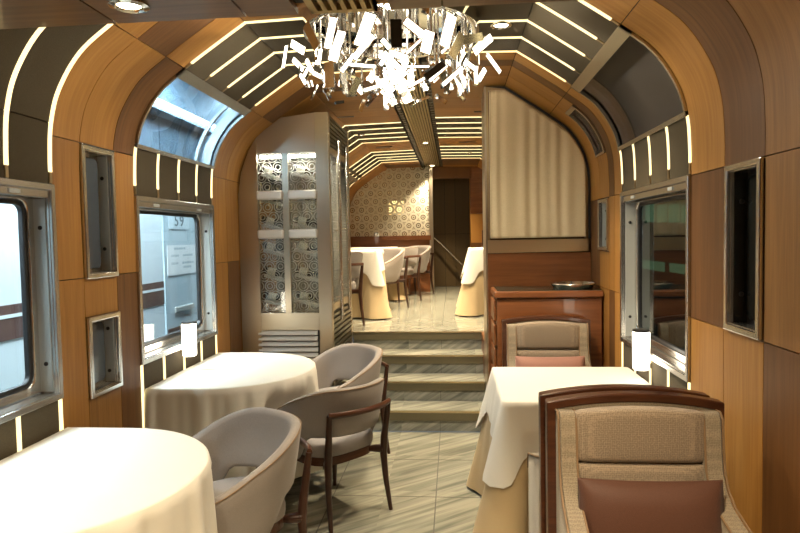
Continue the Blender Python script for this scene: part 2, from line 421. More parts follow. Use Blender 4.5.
def skylight(n, side, Y0, Y1, pane, z0=1.996, z1=2.387, deep=.075, fr=.035):
    root = struct(empty('window_%d' % n))
    sA, sB = S(z0), S(z1)
    for nm, a, b, y0, y1 in (('sill_bar', sA-.004, sA+fr*.55, Y0, Y1), ('top_bar', sB-fr*1.7, sB+.004, Y0, Y1)):
        panel(nm, root, side, y0, y1, a, b, STEEL, gap=0, th=.03, lift=.012)
    for y0, y1 in ((Y0, Y0+.016), (Y1-.016, Y1)):
        panel('side_bar', root, side, y0, y1, sA, sB, STEEL, gap=0, th=.03, lift=.012)
        panel('reveal', root, side, y0, y1, sA-.01, sB+.01, STEEL, gap=0, th=deep, lift=-.005)
    panel('top_reveal', root, side, Y0, Y1, sB-fr*1.7, sB-fr*1.7+.012, STEEL, gap=0, th=deep, lift=-.005)
    panel('bottom_reveal', root, side, Y0, Y1, sA+.004, sA+.016, STEEL, gap=0, th=deep, lift=-.005)
    panel('pane', root, side, Y0, Y1, sA, sB, pane, gap=0, th=.006, lift=-deep+.006)
    if side > 0: panel('pane_bar', root, side, Y1-.13, Y1-.018, sA+.016, sB-fr*1.7, STEEL, gap=0, th=.008, lift=-deep+.016)
    else: panel('pane_bar', root, side, Y1-.17, Y1-.15, sA+.016, sB-fr*1.7, STEEL, gap=0, th=.02, lift=-deep+.03)
    return root
ZH, ZS = 1.746, .853
def window_bay(side, Y0, Y1, sky=True, lower=True, n=5, zfloor=0.0, mat=None, warm_last=True, wall_win=True):
    Ys = [Y0+(Y1-Y0)*i/(n-1) for i in range(n)]
    LP = mat or LEATHER
    for i in range(n-1):
        a, b = Ys[i], Ys[i+1]
        if lower: panel('leather_panel', wall[side], side, a, b, S(zfloor), S(ZS), LP)
        if not wall_win: panel('leather_panel', wall[side], side, a, b, S(ZS), S(ZH), LP)
        top = S(1.996)
        panel('leather_panel', wall[side], side, a, b, S(ZH), top, LP)
        if not sky: panel('leather_panel', wall[side], side, a, b, top, S(TOPZ), LP)
        panel('leather_panel', wall[side], side, a, b, S(TOPZ), SB, LP)
        panel('leather_panel', ceiling, side, a, b, SB, STOP, LP)
    rng = [(S(zfloor), S(ZS)), (S(ZH), S(1.996))] if wall_win else [(S(zfloor), S(1.996))]
    if not sky: rng.append((S(1.996), S(TOPZ)))
    rng += [(S(TOPZ), SB), (SB, STOP)]
    backing(side, Y0, Y1, rng)
    for i, y in enumerate(Ys):
        yy = y+.010 if i == 0 else (y-.010 if i == n-1 else y)
        m = LED2 if (i == n-1 and warm_last) else LED
        if lower: led(side, yy, S(zfloor+.42), S(ZS)-.002, mat=LED)
        led(side, yy, S(ZH)+.05, S(1.996) if sky else S(TOPZ), mat=LED); tick(side, yy, S(ZH)+.004, S(ZH)+.05)
        led(side, yy, S(TOPZ)+.045, SB, mat=m); tick(side, yy, S(TOPZ)+.006, S(TOPZ)+.045)
        led(side, yy, SB, STOP, mat=m, par=ceiling)

# ---- left side, lower room
boards(-1, [-1.6, -.9, -.3, .4, 1.0, 1.395], Zs(0, 1.345, 1.948, TOPZ)+[SB, STOP], [[O1, O0, BR, O1, O1], [BR, O1, O0, BR, O0], [O0, BR, O1, O0, BR], [O1, O0, O0, O1, O0], [O0, O1, BR, O0, O1]])
backing(-1, -1.6, 1.395, [(0, SB), (SB, STOP)])
window_bay(-1, 1.395, 2.445, sky=False, warm_last=False)
window(1, -1, 1.395, 2.445, ZS, ZH, GLASS)
A, B, Cc, D = 2.445, 2.640, 2.912, 3.108
NB0, NB1 = .795, 1.165
cutsA = Zs(0, 1.345, 1.948, TOPZ)+[SB, STOP]
boards(-1, [A, B], cutsA, [[O1, O1, O0, O0, BR]])
boards(-1, [Cc, D], cutsA, [[BR, O1, BR, O0, O1]])
boards(-1, [B, Cc], [0, S(NB0)], [[O2]]); boards(-1, [B, Cc], [S(NB1), S(1.345)], [[O1]])
boards(-1, [B, Cc], Zs(1.948, TOPZ)+[SB, STOP], [[O0, BR, O0]])
backing(-1, A, B, [(0, SB), (SB, STOP)]); backing(-1, Cc, D, [(0, SB), (SB, STOP)])
backing(-1, B, Cc, [(0, S(NB0)), (S(NB1), S(1.345)), (S(1.948), SB), (SB, STOP)])
niche(3, -1, B+.004, Cc-.004, 1.338, 1.945, NICHEG); niche(4, -1, B+.004, Cc-.004, NB0, NB1, NICHEG)
window_bay(-1, 3.108, 4.157)
window(2, -1, 3.108, 4.157, ZS, ZH, GLASS); skylight(5, -1, 3.108, 4.157, GLASSR)
boards(-1, [4.157, 4.42, 4.67], Zs(0, 1.345, 1.948, TOPZ)+[SB, STOP], [[O1, O0, O1, O0, O0], [BR, O1, O0, BR, BR]])
backing(-1, 4.157, 4.67, [(0, SB), (SB, STOP)])
# ---- left side, upper room
cu = Zs(.0, 1.345, 1.948, TOPZ)+[SB, STOP]
boards(-1, [4.67, 5.0, 5.34, 5.68, 6.03], cu, [[O1, O1, O0, O0, O0], [BR, O1, O0, O1, O1], [O1, O0, BR, O0, O0], [O0, O1, O0, O1, O1]])
window_bay(-1, 6.03, 7.19, sky=False, wall_win=False)
boards(-1, [7.19, 7.45, 7.70, 7.96], cu, [[O1, O1, O0, O0, O0], [BR, O1, O0, O1, O1], [O1, O0, O1, O0, O0]])
window_bay(-1, 7.96, 9.10, sky=False, wall_win=False)
boards(-1, [9.10, 9.45, 9.80, 10.9], cu, [[O1, O1, O0, O0, O1], [BR, O1, O0, O0, BR], [O0, O0, O1, O0, O1]])
for a, b in ((4.67, 6.03), (7.19, 7.96), (9.10, 10.9)): backing(-1, a, b, [(0, SB), (SB, STOP)])
# skylight glass strips set on the upper room's curve
for a, b in ((6.06, 7.16), (7.99, 9.07)):
    panel('roof_glass', wall_left, -1, a, b, S(2.02), S(2.33), NICHEG, gap=0, th=.01, lift=.004)
    panel('roof_glass_bar', wall_left, -1, a, b, S(2.33), S(2.37), STEEL, gap=0, th=.01, lift=.010)
# ---- right side, lower room
P0, P1, P2 = 2.743, 2.416, 2.116
cutsR = Zs(0, 1.137, 1.742, TOPZ)+[SB, STOP]
boards(1, [P1, P0], cutsR, [[O0, BG, O0, O0, O0]])
boards(1, [P2, P1], [0, S(1.137)], [[O0]]); boards(1, [P2, P1], Zs(1.742, TOPZ)+[SB, STOP], [[BG, O1, O1]])
boards(1, [-1.6, -.9, -.3, .5, 1.0, 1.55, P2], cutsR, [[O1, O0, BR, O1, O1], [BR, O1, O0, BR, O0], [O0, BR, O1, O0, BR], [O1, O0, O0, O1, O0], [O0, O1, BR, O0, O1], [BG, O2, O2, O1, O0]])
backing(1, -1.6, P2, [(0, SB), (SB, STOP)]); backing(1, P1, P0, [(0, SB), (SB, STOP)])
backing(1, P2, P1, [(0, S(1.137)), (S(1.742), SB), (SB, STOP)])
niche(6, 1, P2+.004, P1-.030, 1.140, 1.742, NICHED)
panel('wood_panel', wall_right, 1, P1-.030, P1, S(1.137), S(1.742), BG, gap=0)
window_bay(1, 2.743, 3.825, mat=LEATHER2, warm_last=True)
window(7, 1, 2.743, 3.825, ZS, ZH, GLASSD); skylight(8, 1, 2.743, 3.825, SHADE)
Q = [3.825, 4.00, 4.135, 4.39, 4.67]
cR = Zs(0, 1.137, 1.742, TOPZ)+[SB, STOP]
boards(1, [Q[0], Q[1]], cR, [[O0, O0, O0, O0, O0]]); boards(1, [Q[1], Q[2]], cR, [[BG, O1, BR, BR, BR]])
boards(1, [Q[3], Q[4]], cR, [[BR, BR, O0, O0, O0]])
boards(1, [Q[2], Q[3]], Zs(0, 1.137, 1.385), [[O1, O1]])
boards(1, [Q[2], Q[3]], [S(1.742), S(2.03)], [[O1]]); boards(1, [Q[2], Q[3]], [S(2.34), S(TOPZ), SB, STOP], [[O1, O1, O1]])
for a, b in ((Q[0], Q[1]), (Q[1], Q[2]), (Q[3], Q[4])): backing(1, a, b, [(0, SB), (SB, STOP)])
backing(1, Q[2], Q[3], [(0, S(1.385)), (S(1.742), S(2.03)), (S(2.34), SB), (SB, STOP)])
niche(9, 1, Q[2]+.002, Q[3]-.002, 1.390, 1.735, NICHEG)
skylight(10, 1, Q[2]+.002, Q[3]-.002, NICHED, 2.03, 2.34, deep=.04, fr=.016)
# ---- right side, upper room
boards(1, [4.67, 5.05, 5.45, 5.85], cu, [[O1, O1, O0, O0, O0], [BR, O1, O0, O1, O1], [O1, O0, BR, O0, O0]])
window_bay(1, 5.85, 7.03, sky=False, wall_win=False)
boards(1, [7.03, 7.35, 7.70], cu, [[O1, O1, O0, O0, O0], [BR, O1, O0, O1, O1]])
window_bay(1, 7.70, 8.88, sky=False, wall_win=False)
boards(1, [8.88, 9.3, 9.70, 10.9], cu, [[O1, O1, O0, O0, BR], [O0, O1, O0, O0, BR], [O0, O0, O1, O0, O1]])
for a, b in ((4.67, 5.85), (7.03, 7.70), (8.88, 10.9)): backing(1, a, b, [(0, SB), (SB, STOP)])
# ---- ceiling spine: dark slots and a strip of gold slats
MB().bx(-.172, .172, -1.6, 10.9, 2.645, 2.68).build('spine_backing', DARK, ceiling)
g = MB()
for k in range(9):
    x = .012-.10+k*.025
    g.bx(x-.006, x+.006, -1.6, 9.78, 2.606, 2.640)
g.build('spine_slats', GOLD, ceiling)
g = MB()
for k in range(56):
    for x in (-.130, .152):
        g.bx(x-.016, x+.016, 4.0+k*.105, 4.06+k*.105, 2.612, 2.645)
g.build('spine_louvre', SLATD, ceiling)
for x, y, s_ in ((-.66, 5.62, -1), (-.50, 7.55, -1), (.62, 5.60, 1), (.50, 7.36, 1)):
    MB().bx(x-.10, x+.10, y-.02, y+.02, 2.602, 2.6075).build('air_slot', BLACK, ceiling)
MB().bx(-1.5, 1.5, -1.7, 11.0, 2.74, 2.80).build('roof', DARK, ceiling)

# ---- low soffit over the near end
soff = struct(empty('ceiling_soffit', (0, 0, 2.1)))
ys0 = 1.655
xs = [-1.33, -.94, -.589, -.222, -.08]
mats = [SOFFIT]*4
def slab(name, x0, x1, y0, y1, z0, z1, mat, par, uv=True):
    mb = MB().bx(x0, x1, y0, y1, z0, z1); return mb.build(name, mat, par, uvs=[(v[1], v[0]) for v in mb.v] if uv else None)
for a, b in zip(xs, xs[1:]): slab('soffit_panel', a+.003, b-.003, -1.6, ys0, 0, .018, SOFFIT, soff)
xr = [.16, .30, .667, 1.02, 1.33]
for a, b in zip(xr, xr[1:]): slab('soffit_panel', a+.003, b-.003, -1.6, ys0, 0, .018, SOFFIT, soff)
slab('soffit_edge', -1.30, 1.30, ys0-.03, ys0, .0185, .12, OAK[1], soff)
MB().bx(-1.33, 1.33, -1.6, ys0-.03, .0185, .05).build('soffit_backing', DARK, soff)
g = MB()
for k in range(7): g.bx(-.038+k*.026, -.026+k*.026, -1.6, ys0-.02, -.002, .016)
g.bx(-.046, .13, ys0-.022, ys0-.002, -.002, .016); g.bx(-.046, -.038, -1.6, ys0-.002, -.002, .017); g.bx(.122, .130, -1.6, ys0-.002, -.002, .017)
for k in range(18): g.bx(-.04, .124, ys0-.09-k*.09, ys0-.084-k*.09, .004, .016)
g.build('grille', GOLD, soff)

# ---- floors, stairs, end walls
zf = .64
fl = struct(MB().bx(-1.40, 1.40, -1.6, 4.72, -.05, 0).build('floor', FLOOR))
seam = MB()
for x in (-1.0, -.4, .2, .8): seam.bx(x-.003, x+.003, -1.6, 4.72, -.001, .0006)
for y in [4.72-.6*k for k in range(1, 10)]: seam.bx(-1.33, 1.33, y-.003, y+.003, -.001, .0008)
seam.build('tile_joint', plain('tile_joint', (.05, .045, .035), .6), fl)
fu = struct(MB().bx(-1.40, 1.40, 5.6465, 11.0, zf-.05, zf).build('floor_upper', FLOOR))
seam = MB()
for x in (-1.0, -.4, .2, .8): seam.bx(x-.003, x+.003, 5.62, 10.8, zf-.001, zf+.0006)
for y in [5.62+.6*k for k in range(1, 9)]: seam.bx(-1.33, 1.33, y-.002, y+.002, zf-.001, zf+.0006)
seam.build('tile_joint', bpy.data.materials['tile_joint'], fu)
st = struct(empty('stairs', (0, 4.72, 0)))
for k in range(1, 5):
    y0 = (k-1)*.30; z1 = k*.16
    sx0, sx1 = -.612, .563
    MB().bx(sx0, sx1, y0+.014, y0+.32 if k < 4 else y0+.06, z1-.16, z1-.004).build('step', STEPM, st)
    MB().bx(sx0, sx1, y0, y0+.026, z1-.075, z1).build('nosing', NOSING, st, bevel=.004)
    MB().bx(sx0, sx1, y0-.003, y0+.006, z1-.012, z1+.001).build('nosing_highlight', BRASS, st)  # brass strip added to draw the highlight along each nosing
    if k < 4: MB().bx(sx0, sx1, y0+.026, y0+.312, z1-.012, z1).build('tread', FLOOR, st)
    MB().bx(.1985, .2015, y0+.012, y0+.02, z1-.16, z1-.08).build('tile_joint', bpy.data.materials['tile_joint'], st)
struct(slab('wall_back', -1.4, 1.4, -1.72, -1.6, 0, 2.7, BROWN, None))
# far end: passage back wall, door recess
wf = struct(empty('wall_front', (0, 10.75, 0)))
for a, b in ((-.40, -.05), (-.05, .18), (.18, .36), (.36, .60), (.60, 1.33)):
    for z0, z1 in ((zf, 1.55), (1.55, 2.62)):
        slab('wall_board', a+.003, b-.003, 0, .03, z0+.003, z1-.003, WARMWALL if a < .6 else OAK[1], wf)
slab('wall_board', -1.33, -.40, 0, .03, zf, 2.62, WHITEBACK, wf, False)
MB().bx(-1.4, 1.4, .035, .08, 0, 2.74).build('backing', DARK, wf)
slab('cross_wall', -.36, -.33, -.9, 0, zf, 2.62, OAK[2], wf)
slab('header', -.05, .62, -.80, -.72, 2.43, 2.62, BROWN, wf)
for z0, z1, m in ((zf, 1.40, BROWN), (1.40, 1.86, OAK[0]), (1.86, 2.62, CHERRY)):
    slab('door_side_board', .60, 1.33, -.80, -.75, z0+.002, z1-.002, m, wf)
rail = thing('handrail', 'slim metal handrail sloping down in the passage past the upper dining room', 'handrail', (.02, 10.55, 0))
MB().tube([(-.02, 0, 1.48), (.05, 0, 1.42), (.45, -.1, 1.02)], .014).build('rail', STEEL, rail, smooth=True)
MB().tube([(-.02, .02, 1.48), (-.02, .21, 1.48)], .010).build('bracket', STEEL, rail, smooth=True)
MB().tube([(.30, -.06, 1.17), (.30, .20, 1.12)], .010).build('bracket', STEEL, rail, smooth=True)

# ---- lattice glass screen at the end of the upper room
scr = struct(empty('partition_screen', (0, 9.80, 0)))
half = [(-p[0], p[1]) for p in PROF if p[1] > 1.53]
poly = [(-XW+.005, 1.53)]+[(x+.01, z-.01) for x, z in half if x < -.03]+[(-.04, 2.605), (-.04, 1.53)]
mb = MB().prism(poly, 0, .012, 1)
mb.build('screen_glass', LATTICE2, scr, uvs=[(v[0], v[2]) for v in mb.v])
slab('screen_base', -1.325, -.03, -.02, .04, zf, 1.46, CHERRY, scr, False)
slab('screen_ledge', -1.325, -.03, -.05, .05, 1.46, 1.53, CHERRY, scr, False)
MB().bx(-.05, .01, -.03, .04, zf, 2.61).build('end_post', STEELV, scr, bevel=.004)

# ---- partition with curtained arch (right)
part = struct(empty('partition', (0, 4.67, 0)))
PX0 = .575
pts = [(p[0], p[1]) for p in PROF if p[1] > 1.372 and p[0] >= PX0] 
arch = [(x-.004, z-.006) for x, z in pts]
arch = [(XW-.004, 1.372)] + arch + [(PX0, 2.60)]
def inset(p, d): x, z = p; cx, cz = .75, 1.6; l = math.hypot(x-cx, z-cz); return (x-(x-cx)/l*d, z-(z-cz)/l*d)
outer = arch+[(PX0, 1.372)]
inner = [(max(PX0+.016, min(inset(p, .028)[0], XW-.040)), min(max(inset(p, .028)[1], 1.47), 2.588)) for p in outer]
MB().ring(outer, inner, -.005, .05, 1).build('arch_frame', BRONZE, part)
MB().ring([inset(p, -.0) for p in outer], [inset(p, .018) if i < len(outer)-2 else p for i, p in enumerate(outer)], -.012, -.004, 1).build('arch_trim', BLACK, part)
MB().prism(outer, .051, .43, 1).build('partition_core', BROWN, part)
MB().bx(PX0, XW-.004, -.012, .05, 1.372, 1.47).build('steel_band', BRASS, part)
slab('wood_front', PX0, XW-.004, -.008, .05, 0.0, 1.372, CHERRY, part, False)
MB().bx(PX0, XW-.004, .051, .43, 0, 1.372).build('partition_base', CHERRY, part)
MB().bx(PX0-.012, XW-.004, .43, .985, 0, .638).build('stair_cheek', CHERRY, part)
MB().bx(PX0-.012, PX0, -.004, .435, 0.0, 2.605).build('end_trim', STEELV, part)
# curtain
cur = MB(); rows = []
ncol = 150
xl, xr_ = PX0+.020, XW-.046
def ceil_at(x):
    best = 2.565
    for (x0, z0), (x1, z1) in zip(inner, inner[1:]):
        if min(x0, x1) <= x <= max(x0, x1) and max(z0, z1) > 1.6 and abs(x1-x0) > 1e-6:
            best = z0+(z1-z0)*(x-x0)/(x1-x0)
    return best
for j in range(40):
    r = []
    for i in range(ncol+1):
        t = i/ncol; x = xl+(xr_-xl)*t
        zt = ceil_at(x)-.006; z0 = 1.482; q = j/39
        z = zt+(z0-zt)*q
        ph = t*8*2*PI+1.3*math.sin(t*11)
        amp = .0042+.0026*math.sin(t*17+1)
        y = -.030+amp*math.sin(ph+.35*math.sin(q*3))+.0012*math.sin(t*41+q*5)*q
        r.append((x, y, z))
    rows.append(r)
cur.loft(rows, closed=False, cap=False)
co = cur.build('curtain', CURTAIN, None, smooth=True, angle=80); co.location = (0, 4.67, 0)
co.modifiers.new('thick', 'SOLIDIFY').thickness = .003
tag(co, 'golden pleated curtain filling the arched partition frame above the sideboard', 'curtain')

# ------------------------------------------------------------------ sideboard + tray
sb = thing('sideboard', 'cherry wood sideboard with dark top standing against the curtained partition', 'sideboard', (.965, 4.46, 0))
MB().bx(-.355, .35, -.19, .195, 0.0, 1.07).build('body', CHERRY, sb, bevel=.006)
MB().bx(-.372, .357, -.212, .197, 1.075, 1.122).build('top', CHERRY, sb, bevel=.01)
MB().bx(-.350, .345, -.19, .190, 1.1225, 1.126).build('top_inlay', GREENTOP, sb)
for k in range(6):
    z = .965-k*.168
    MB().bx(-.374, -.356, -.165, .175, z-.055, z+.09).build('drawer', CHERRY, sb, bevel=.009, seg=3)
tray = MB().lathe([(0, 0), (.132, 0), (.150, .030), (.158, .032), (.154, .038), (.130, .008), (0, .005)], n=40, cap=False).build('serving_tray', POLISH, None, smooth=True)
tray.location = (1.150, 4.42, 1.1262); tag(tray, 'round polished silver tray lying on the sideboard top', 'tray')

# ------------------------------------------------------------------ wine cabinet
WX0, WX1, WY0, WY1 = -1.325, -.612, 4.672, 5.60
wc = thing('wine_cabinet', 'tall brushed steel and glass wine cabinet standing beside the steps', 'cabinet', (0, WY0, 0))
cols = [(-1.172, -.978), (-.928, -.714)]
zb, zt = .936, 2.160
# front: frame built of stiles and rails, top follows the arch
fr = MB()
topL = [(-1.325, .0), (-1.325, 1.85), (-1.300, 2.02), (-1.235, 2.19), (-1.172, 2.285), (-1.172, 0)]
fr.prism(topL, 0, .03, 1)
fr.bx(-.978, -.928, 0, .03, 0.935, zt); fr.bx(-.714, WX1, -.004, .034, 0, 2.46)
fr.bx(-1.172, -.714, 0, .03, .80, .936)
fr.build('frame', STEELV, wc, bevel=.002)
tp = MB().prism([(-1.172, zt), (-1.172, 2.285), (-1.10, 2.345), (-.975, 2.43), (-.714, 2.46), (-.714, zt)], .002, .03, 1).build('top_panel', TOPP, wc)
for x0, x1 in cols:
    mb = MB().bx(x0, x1, .016, .022, zb, zt); mb.build('pane', LATTICE, wc, uvs=[(v[0], v[2]) for v in mb.v])
    for zc_ in (1.842, 1.545):
        MB().box(((x0+x1)/2, -.008, zc_), (x1-x0+.012, .05, .070)).build('cross_bar', SATIN, wc, bevel=.018, seg=4)
lv = MB().bx(-1.20, -.726, .012, .03, .02, .80)
lv.build('louvre_back', BLACK, wc)
lv = MB()
for k in range(18):
    z = .782-k*.043
    lv.add([(-1.196, .012, z+.016), (-.730, .012, z+.016), (-.730, -.014, z-.012), (-1.196, -.014, z-.012), (-1.196, .012, z-.016), (-.730, .012, z-.016), (-.730, -.012, z-.018), (-1.196, -.012, z-.018)],
           [(0, 1, 2, 3), (7, 6, 5, 4), (3, 2, 6, 7), (0, 3, 7, 4), (1, 5, 6, 2), (0, 4, 5, 1)])
lv.build('louvre', SATIN, wc)
# aisle side
Ls = WY1-WY0
sd = MB()
sd.bx(WX1-.03, WX1, .034, .06, 0, 2.46); sd.bx(WX1-.03, WX1, .44, .475, .95, 2.20); sd.bx(WX1-.03, WX1, Ls-.05, Ls, 0, 2.46)
sd.bx(WX1-.03, WX1, .06, Ls-.05, 2.16, 2.21); sd.bx(WX1-.03, WX1, .06, Ls-.05, .94, 1.0)
sd.build('side_frame', STEELV, wc, bevel=.002)
for a, b in ((.06, .44), (.475, Ls-.05)):
    mb = MB().bx(WX1-.018, WX1-.012, a, b, 1.0, 2.16); mb.build('side_pane', LATTICE, wc, uvs=[(v[1], v[2]) for v in mb.v])
sl = MB()
for k in range(7): sl.bx(WX1-.02, WX1-.002, .06, Ls-.05, 2.225+k*.034, 2.245+k*.034)
sl.build('side_louvre', SLATD, wc); sl = MB()
for k in range(21): sl.bx(WX1-.02, WX1-.002, .06, Ls-.05, .05+k*.042, .074+k*.042)
sl.build('side_louvre', SLATD, wc)
MB().bx(WX1-.03, WX1-.022, .06, Ls-.05, .02, .94).build('side_backing', BLACK, wc)
MB().bx(WX1-.03, WX1-.022, .06, Ls-.05, 2.21, 2.46).build('side_backing', BLACK, wc)
for y, z0, z1 in ((.17, .86, 2.27), (.52, .90, 2.27)):
    h = MB().tube([(WX1+.045, y, z0), (WX1+.045, y, z1)], .014, 12)
    for z in (z0+.18, (z0+z1)/2, z1-.18): h.tube([(WX1, y, z), (WX1+.045, y, z)], .008, 8)
    h.build('handle', POLISH, wc, smooth=True)
MB().prism([(-1.32, 1.85), (-1.30, 2.02), (-1.235, 2.19), (-1.10, 2.345), (-.975, 2.43), (-.64, 2.45), (-.64, 2.44), (-.98, 2.415), (-1.09, 2.335), (-1.22, 2.18), (-1.28, 2.02), (-1.30, 1.85)], .03, Ls, 1).build('roof_panel', DARK, wc)
MB().bx(-1.30, -.65, Ls-.03, Ls, 0, 2.3).build('back_panel', plain('cabinet_back', (.16, .14, .11), .6), wc)
MB().bx(-1.30, -.65, .035, Ls-.03, .80, .86).build('shelf', STEELV, wc)
MB().bx(-1.18, -.72, .10, .16, 2.145, 2.160).build('lamp_bar', CABLAMP, wc)
MB().bx(-.955, -.950, .04, .5, .86, 2.3).build('divider', STEELV, wc)
cl = bpy.data.lights.new('cabinet_lamp', 'AREA'); cl.shape = 'RECTANGLE'; cl.size, cl.size_y, cl.energy, cl.color = .46, .06, 7, (1, .94, .8)
clo = bpy.data.objects.new('cabinet_lamp', cl); COL.objects.link(clo); clo.parent = wc; clo.location = (-.95, .13, 2.14)
MB().bx(-.959, -.947, .034, .042, .95, 2.14).build('added_glow_strip', CABGLOW, wc)  # added glowing strip, hidden behind the stile to brighten racks and bottles
# slanted racks with a bottle on each
btl = None
names = ['topmost', 'second from the top', 'third from the top', 'fourth from the top', 'fifth from the top', 'lowest']
for ci, (x0, x1) in enumerate(cols):
    xm = (x0+x1)/2
    for k in range(6):
        z = 2.04-k*.196
        rk = MB().box((0, 0, 0), (x1-x0-.03, .09, .024), Matrix.Translation((xm, .085, z-.052)) @ Matrix.Rotation(.26, 4, 'Y'))
        rk.build('rack', SATIN, wc, bevel=.004)
        if btl is None:
            btl = thing('wine_bottle', '', 'bottle', (0, 0, 0))
            MB().lathe([(0, -.115), (.028, -.115), (.031, -.108), (.031, .03), (.024, .055), (.012, .075), (.011, .115), (.0, .116)], n=18, cap=False).build('glass_body', BOTTLE, btl, smooth=True)
            MB().lathe([(.0315, -.07), (.0318, -.07), (.0318, .01), (.0315, .01)], n=18, cap=False).build('paper_label', LABELM, btl, smooth=True)
            b = btl
        else: b = copy_tree(btl)
        b.location = (xm, WY0+.085, z-.009); b.rotation_euler = (0, PI/2+.26, 0); b.scale = (.9, .9, .82)
        b['label'] = 'dark wine bottle, %s in the %s column of the wine cabinet' % (names[k], 'left' if ci == 0 else 'right')
        b['group'] = 'wine bottles in the cabinet'

# ------------------------------------------------------------------ tables and cloths
def dist_out(poly):
    n = len(poly); nr = []
    for i in range(n):
        a, b = poly[i-1], poly[(i+1) % n]
        tx, ty = b[0]-a[0], b[1]-a[1]; l = math.hypot(tx, ty) or 1
        nr.append((ty/l, -tx/l))
    return nr
def resample(poly, step):
    out = []; n = len(poly)
    for i in range(n):
        a, b = poly[i], poly[(i+1) % n]; d = math.dist(a, b); k = max(1, int(round(d/step)))
        for j in range(k): out.append((a[0]+(b[0]-a[0])*j/k, a[1]+(b[1]-a[1])*j/k))
    return out
def smooth_poly(poly, it):
    for _ in range(it):
        n = len(poly); poly = [((poly[i-1][0]+2*poly[i][0]+poly[(i+1) % n][0])/4, (poly[i-1][1]+2*poly[i][1]+poly[(i+1) % n][1])/4) for i in range(n)]
    return poly
def cloth(name, poly, ztop, drop, flare, amp, freq, mat, label, group, seed=0, corners=None, clampx=None, keep=None, cflare=0, loc=(0, 0, 0), rows=16):
    rnd = random.Random(seed)
    poly = resample(poly, .012); nr = dist_out(poly); n = len(poly)
    per = [0]
    for i in range(n): per.append(per[-1]+math.dist(poly[i], poly[(i+1) % n]))
    T = per[-1]
    ph = [rnd.uniform(0, 6.28) for _ in range(4)]
    fq = [max(1, round(T*freq*q)) for q in (1, 1.7, .6, 2.6)]
    am = (1, .5, .8, .22)
    cx = sum(p[0] for p in poly)/n; cy = sum(p[1] for p in poly)/n
    mb = MB(); rings = []
    for q in (.35, .7, .9, .985): rings.append([(cx+(p[0]-cx)*q, cy+(p[1]-cy)*q, ztop) for p in poly])
    rings.append([(p[0]+m[0]*-.002, p[1]+m[1]*-.002, ztop-.001) for p, m in zip(poly, nr)])
    rings.append([(p[0]+m[0]*.003, p[1]+m[1]*.003, ztop-.005) for p, m in zip(poly, nr)])
    for j in range(1, rows+1):
        t = j/rows; r = []
        for i, (p, m) in enumerate(zip(poly, nr)):
            w = 0; d = drop
            if corners:
                dc = min(math.dist(p, c) for c in corners); w = math.exp(-(dc/.065)**2)
                d = drop*(1+.65*w)
            cw = 0
            if cflare: cw = math.exp(-(min(math.dist(p, c_) for c_ in cflare[1])/.09)**2)*cflare[0]
            fs = sum(a*math.sin(2*PI*f*per[i]/T+h) for a, f, h in zip(am, fq, ph))
            off = .004+flare*t+amp*(t**.5)*(fs*.5+.35)+(.075*w*t if corners else 0)+cw*t**1.3
            z = ztop-.006-d*t
            x, y = p[0]+m[0]*off, p[1]+m[1]*off
            if clampx is not None: x = max(clampx[0], min(clampx[1], x))
            if keep:
                for kx, ky, ux, uy, lim in keep:      # stay behind a chair front: push back along its facing
                    dx, dy = x-kx, y-ky; a_ = dx*ux+dy*uy; b_ = abs(-dx*uy+dy*ux)
                    if b_ < .33 and a_ < lim:
                        push = (lim-a_)*smooth01((.33-b_)/.07)*smooth01((t-.09)/.2)
                        x += ux*push; y += uy*push
            r.append((x, y, z))
        rings.append(r)
    mb.loft(rings, True, False)
    o0 = len(mb.v); mb.v.append((cx, cy, ztop))
    for i in range(n): mb.f.append([i, (i+1) % n, o0]); mb.mi.append(0)
    o = mb.build(name, mat, None, smooth=True, angle=75); o.location = loc
    return tag(o, label, 'tablecloth', group)
def d_table(yc, label):
    t = thing('dining_table', label, 'table', (T1X, yc, 0), 0, 'half round tables by the left windows')
    prof = [(-.285, -.505), (0, -.505)]+[(.487*math.sin(a), -.505*math.cos(a)) for a in [PI*k/24 for k in range(1, 24)]]+[(0, .505), (-.285, .505)]
    MB().prism(prof, .690, .720, 2).build('tabletop', WALNUT, t, bevel=.004)
    MB().lathe([(.045, .02), (.04, .69)], (-.05, 0, 0), 20).build('pedestal', BLACK, t, smooth=True)
    MB().lathe([(.20, 0), (.20, .012), (.05, .022)], (-.05, 0, 0), 28).build('base', BLACK, t, smooth=True)
    return t
def d_outline(y):
    R = .515
    return [(-1.315, y-R), (T1X, y-R)]+[(T1X+TRX*math.sin(a), y-R*math.cos(a)) for a in [PI*k/40 for k in range(1, 40)]]+[(T1X, y+R), (-1.315, y+R)]
F_A = Vector((-.70, -.71)).normalized(); F_B = Vector((-.75, .66)).normalized()
T1X, TRX = -1.03, .497
chairA = (-.635, 2.46); chairB = (-.39, 3.375); chairC = (-.49, 4.18)
d_table(1.94, 'half round table under the nearest white cloth on the left')
d_table(3.64, 'half round table under the white cloth by the wine cabinet')
cloth('tablecloth', d_outline(1.94), .727, .62, .012, .030, 6.5, CLOTH, 'white cloth draped to the floor over the nearest left table', 'white cloths on the half round tables', 3, clampx=(-1.322, 9), keep=[(chairA[0], chairA[1], F_A.x, F_A.y, .262)])
cloth('tablecloth', d_outline(3.64), .727, .62, .012, .028, 6.5, CLOTH, 'white cloth on the left table beside the wine cabinet', 'white cloths on the half round tables', 8, clampx=(-1.322, 9),
      keep=[(chairB[0], chairB[1], F_B.x, F_B.y, .262), (chairC[0], chairC[1], F_A.x, F_A.y, .262)])
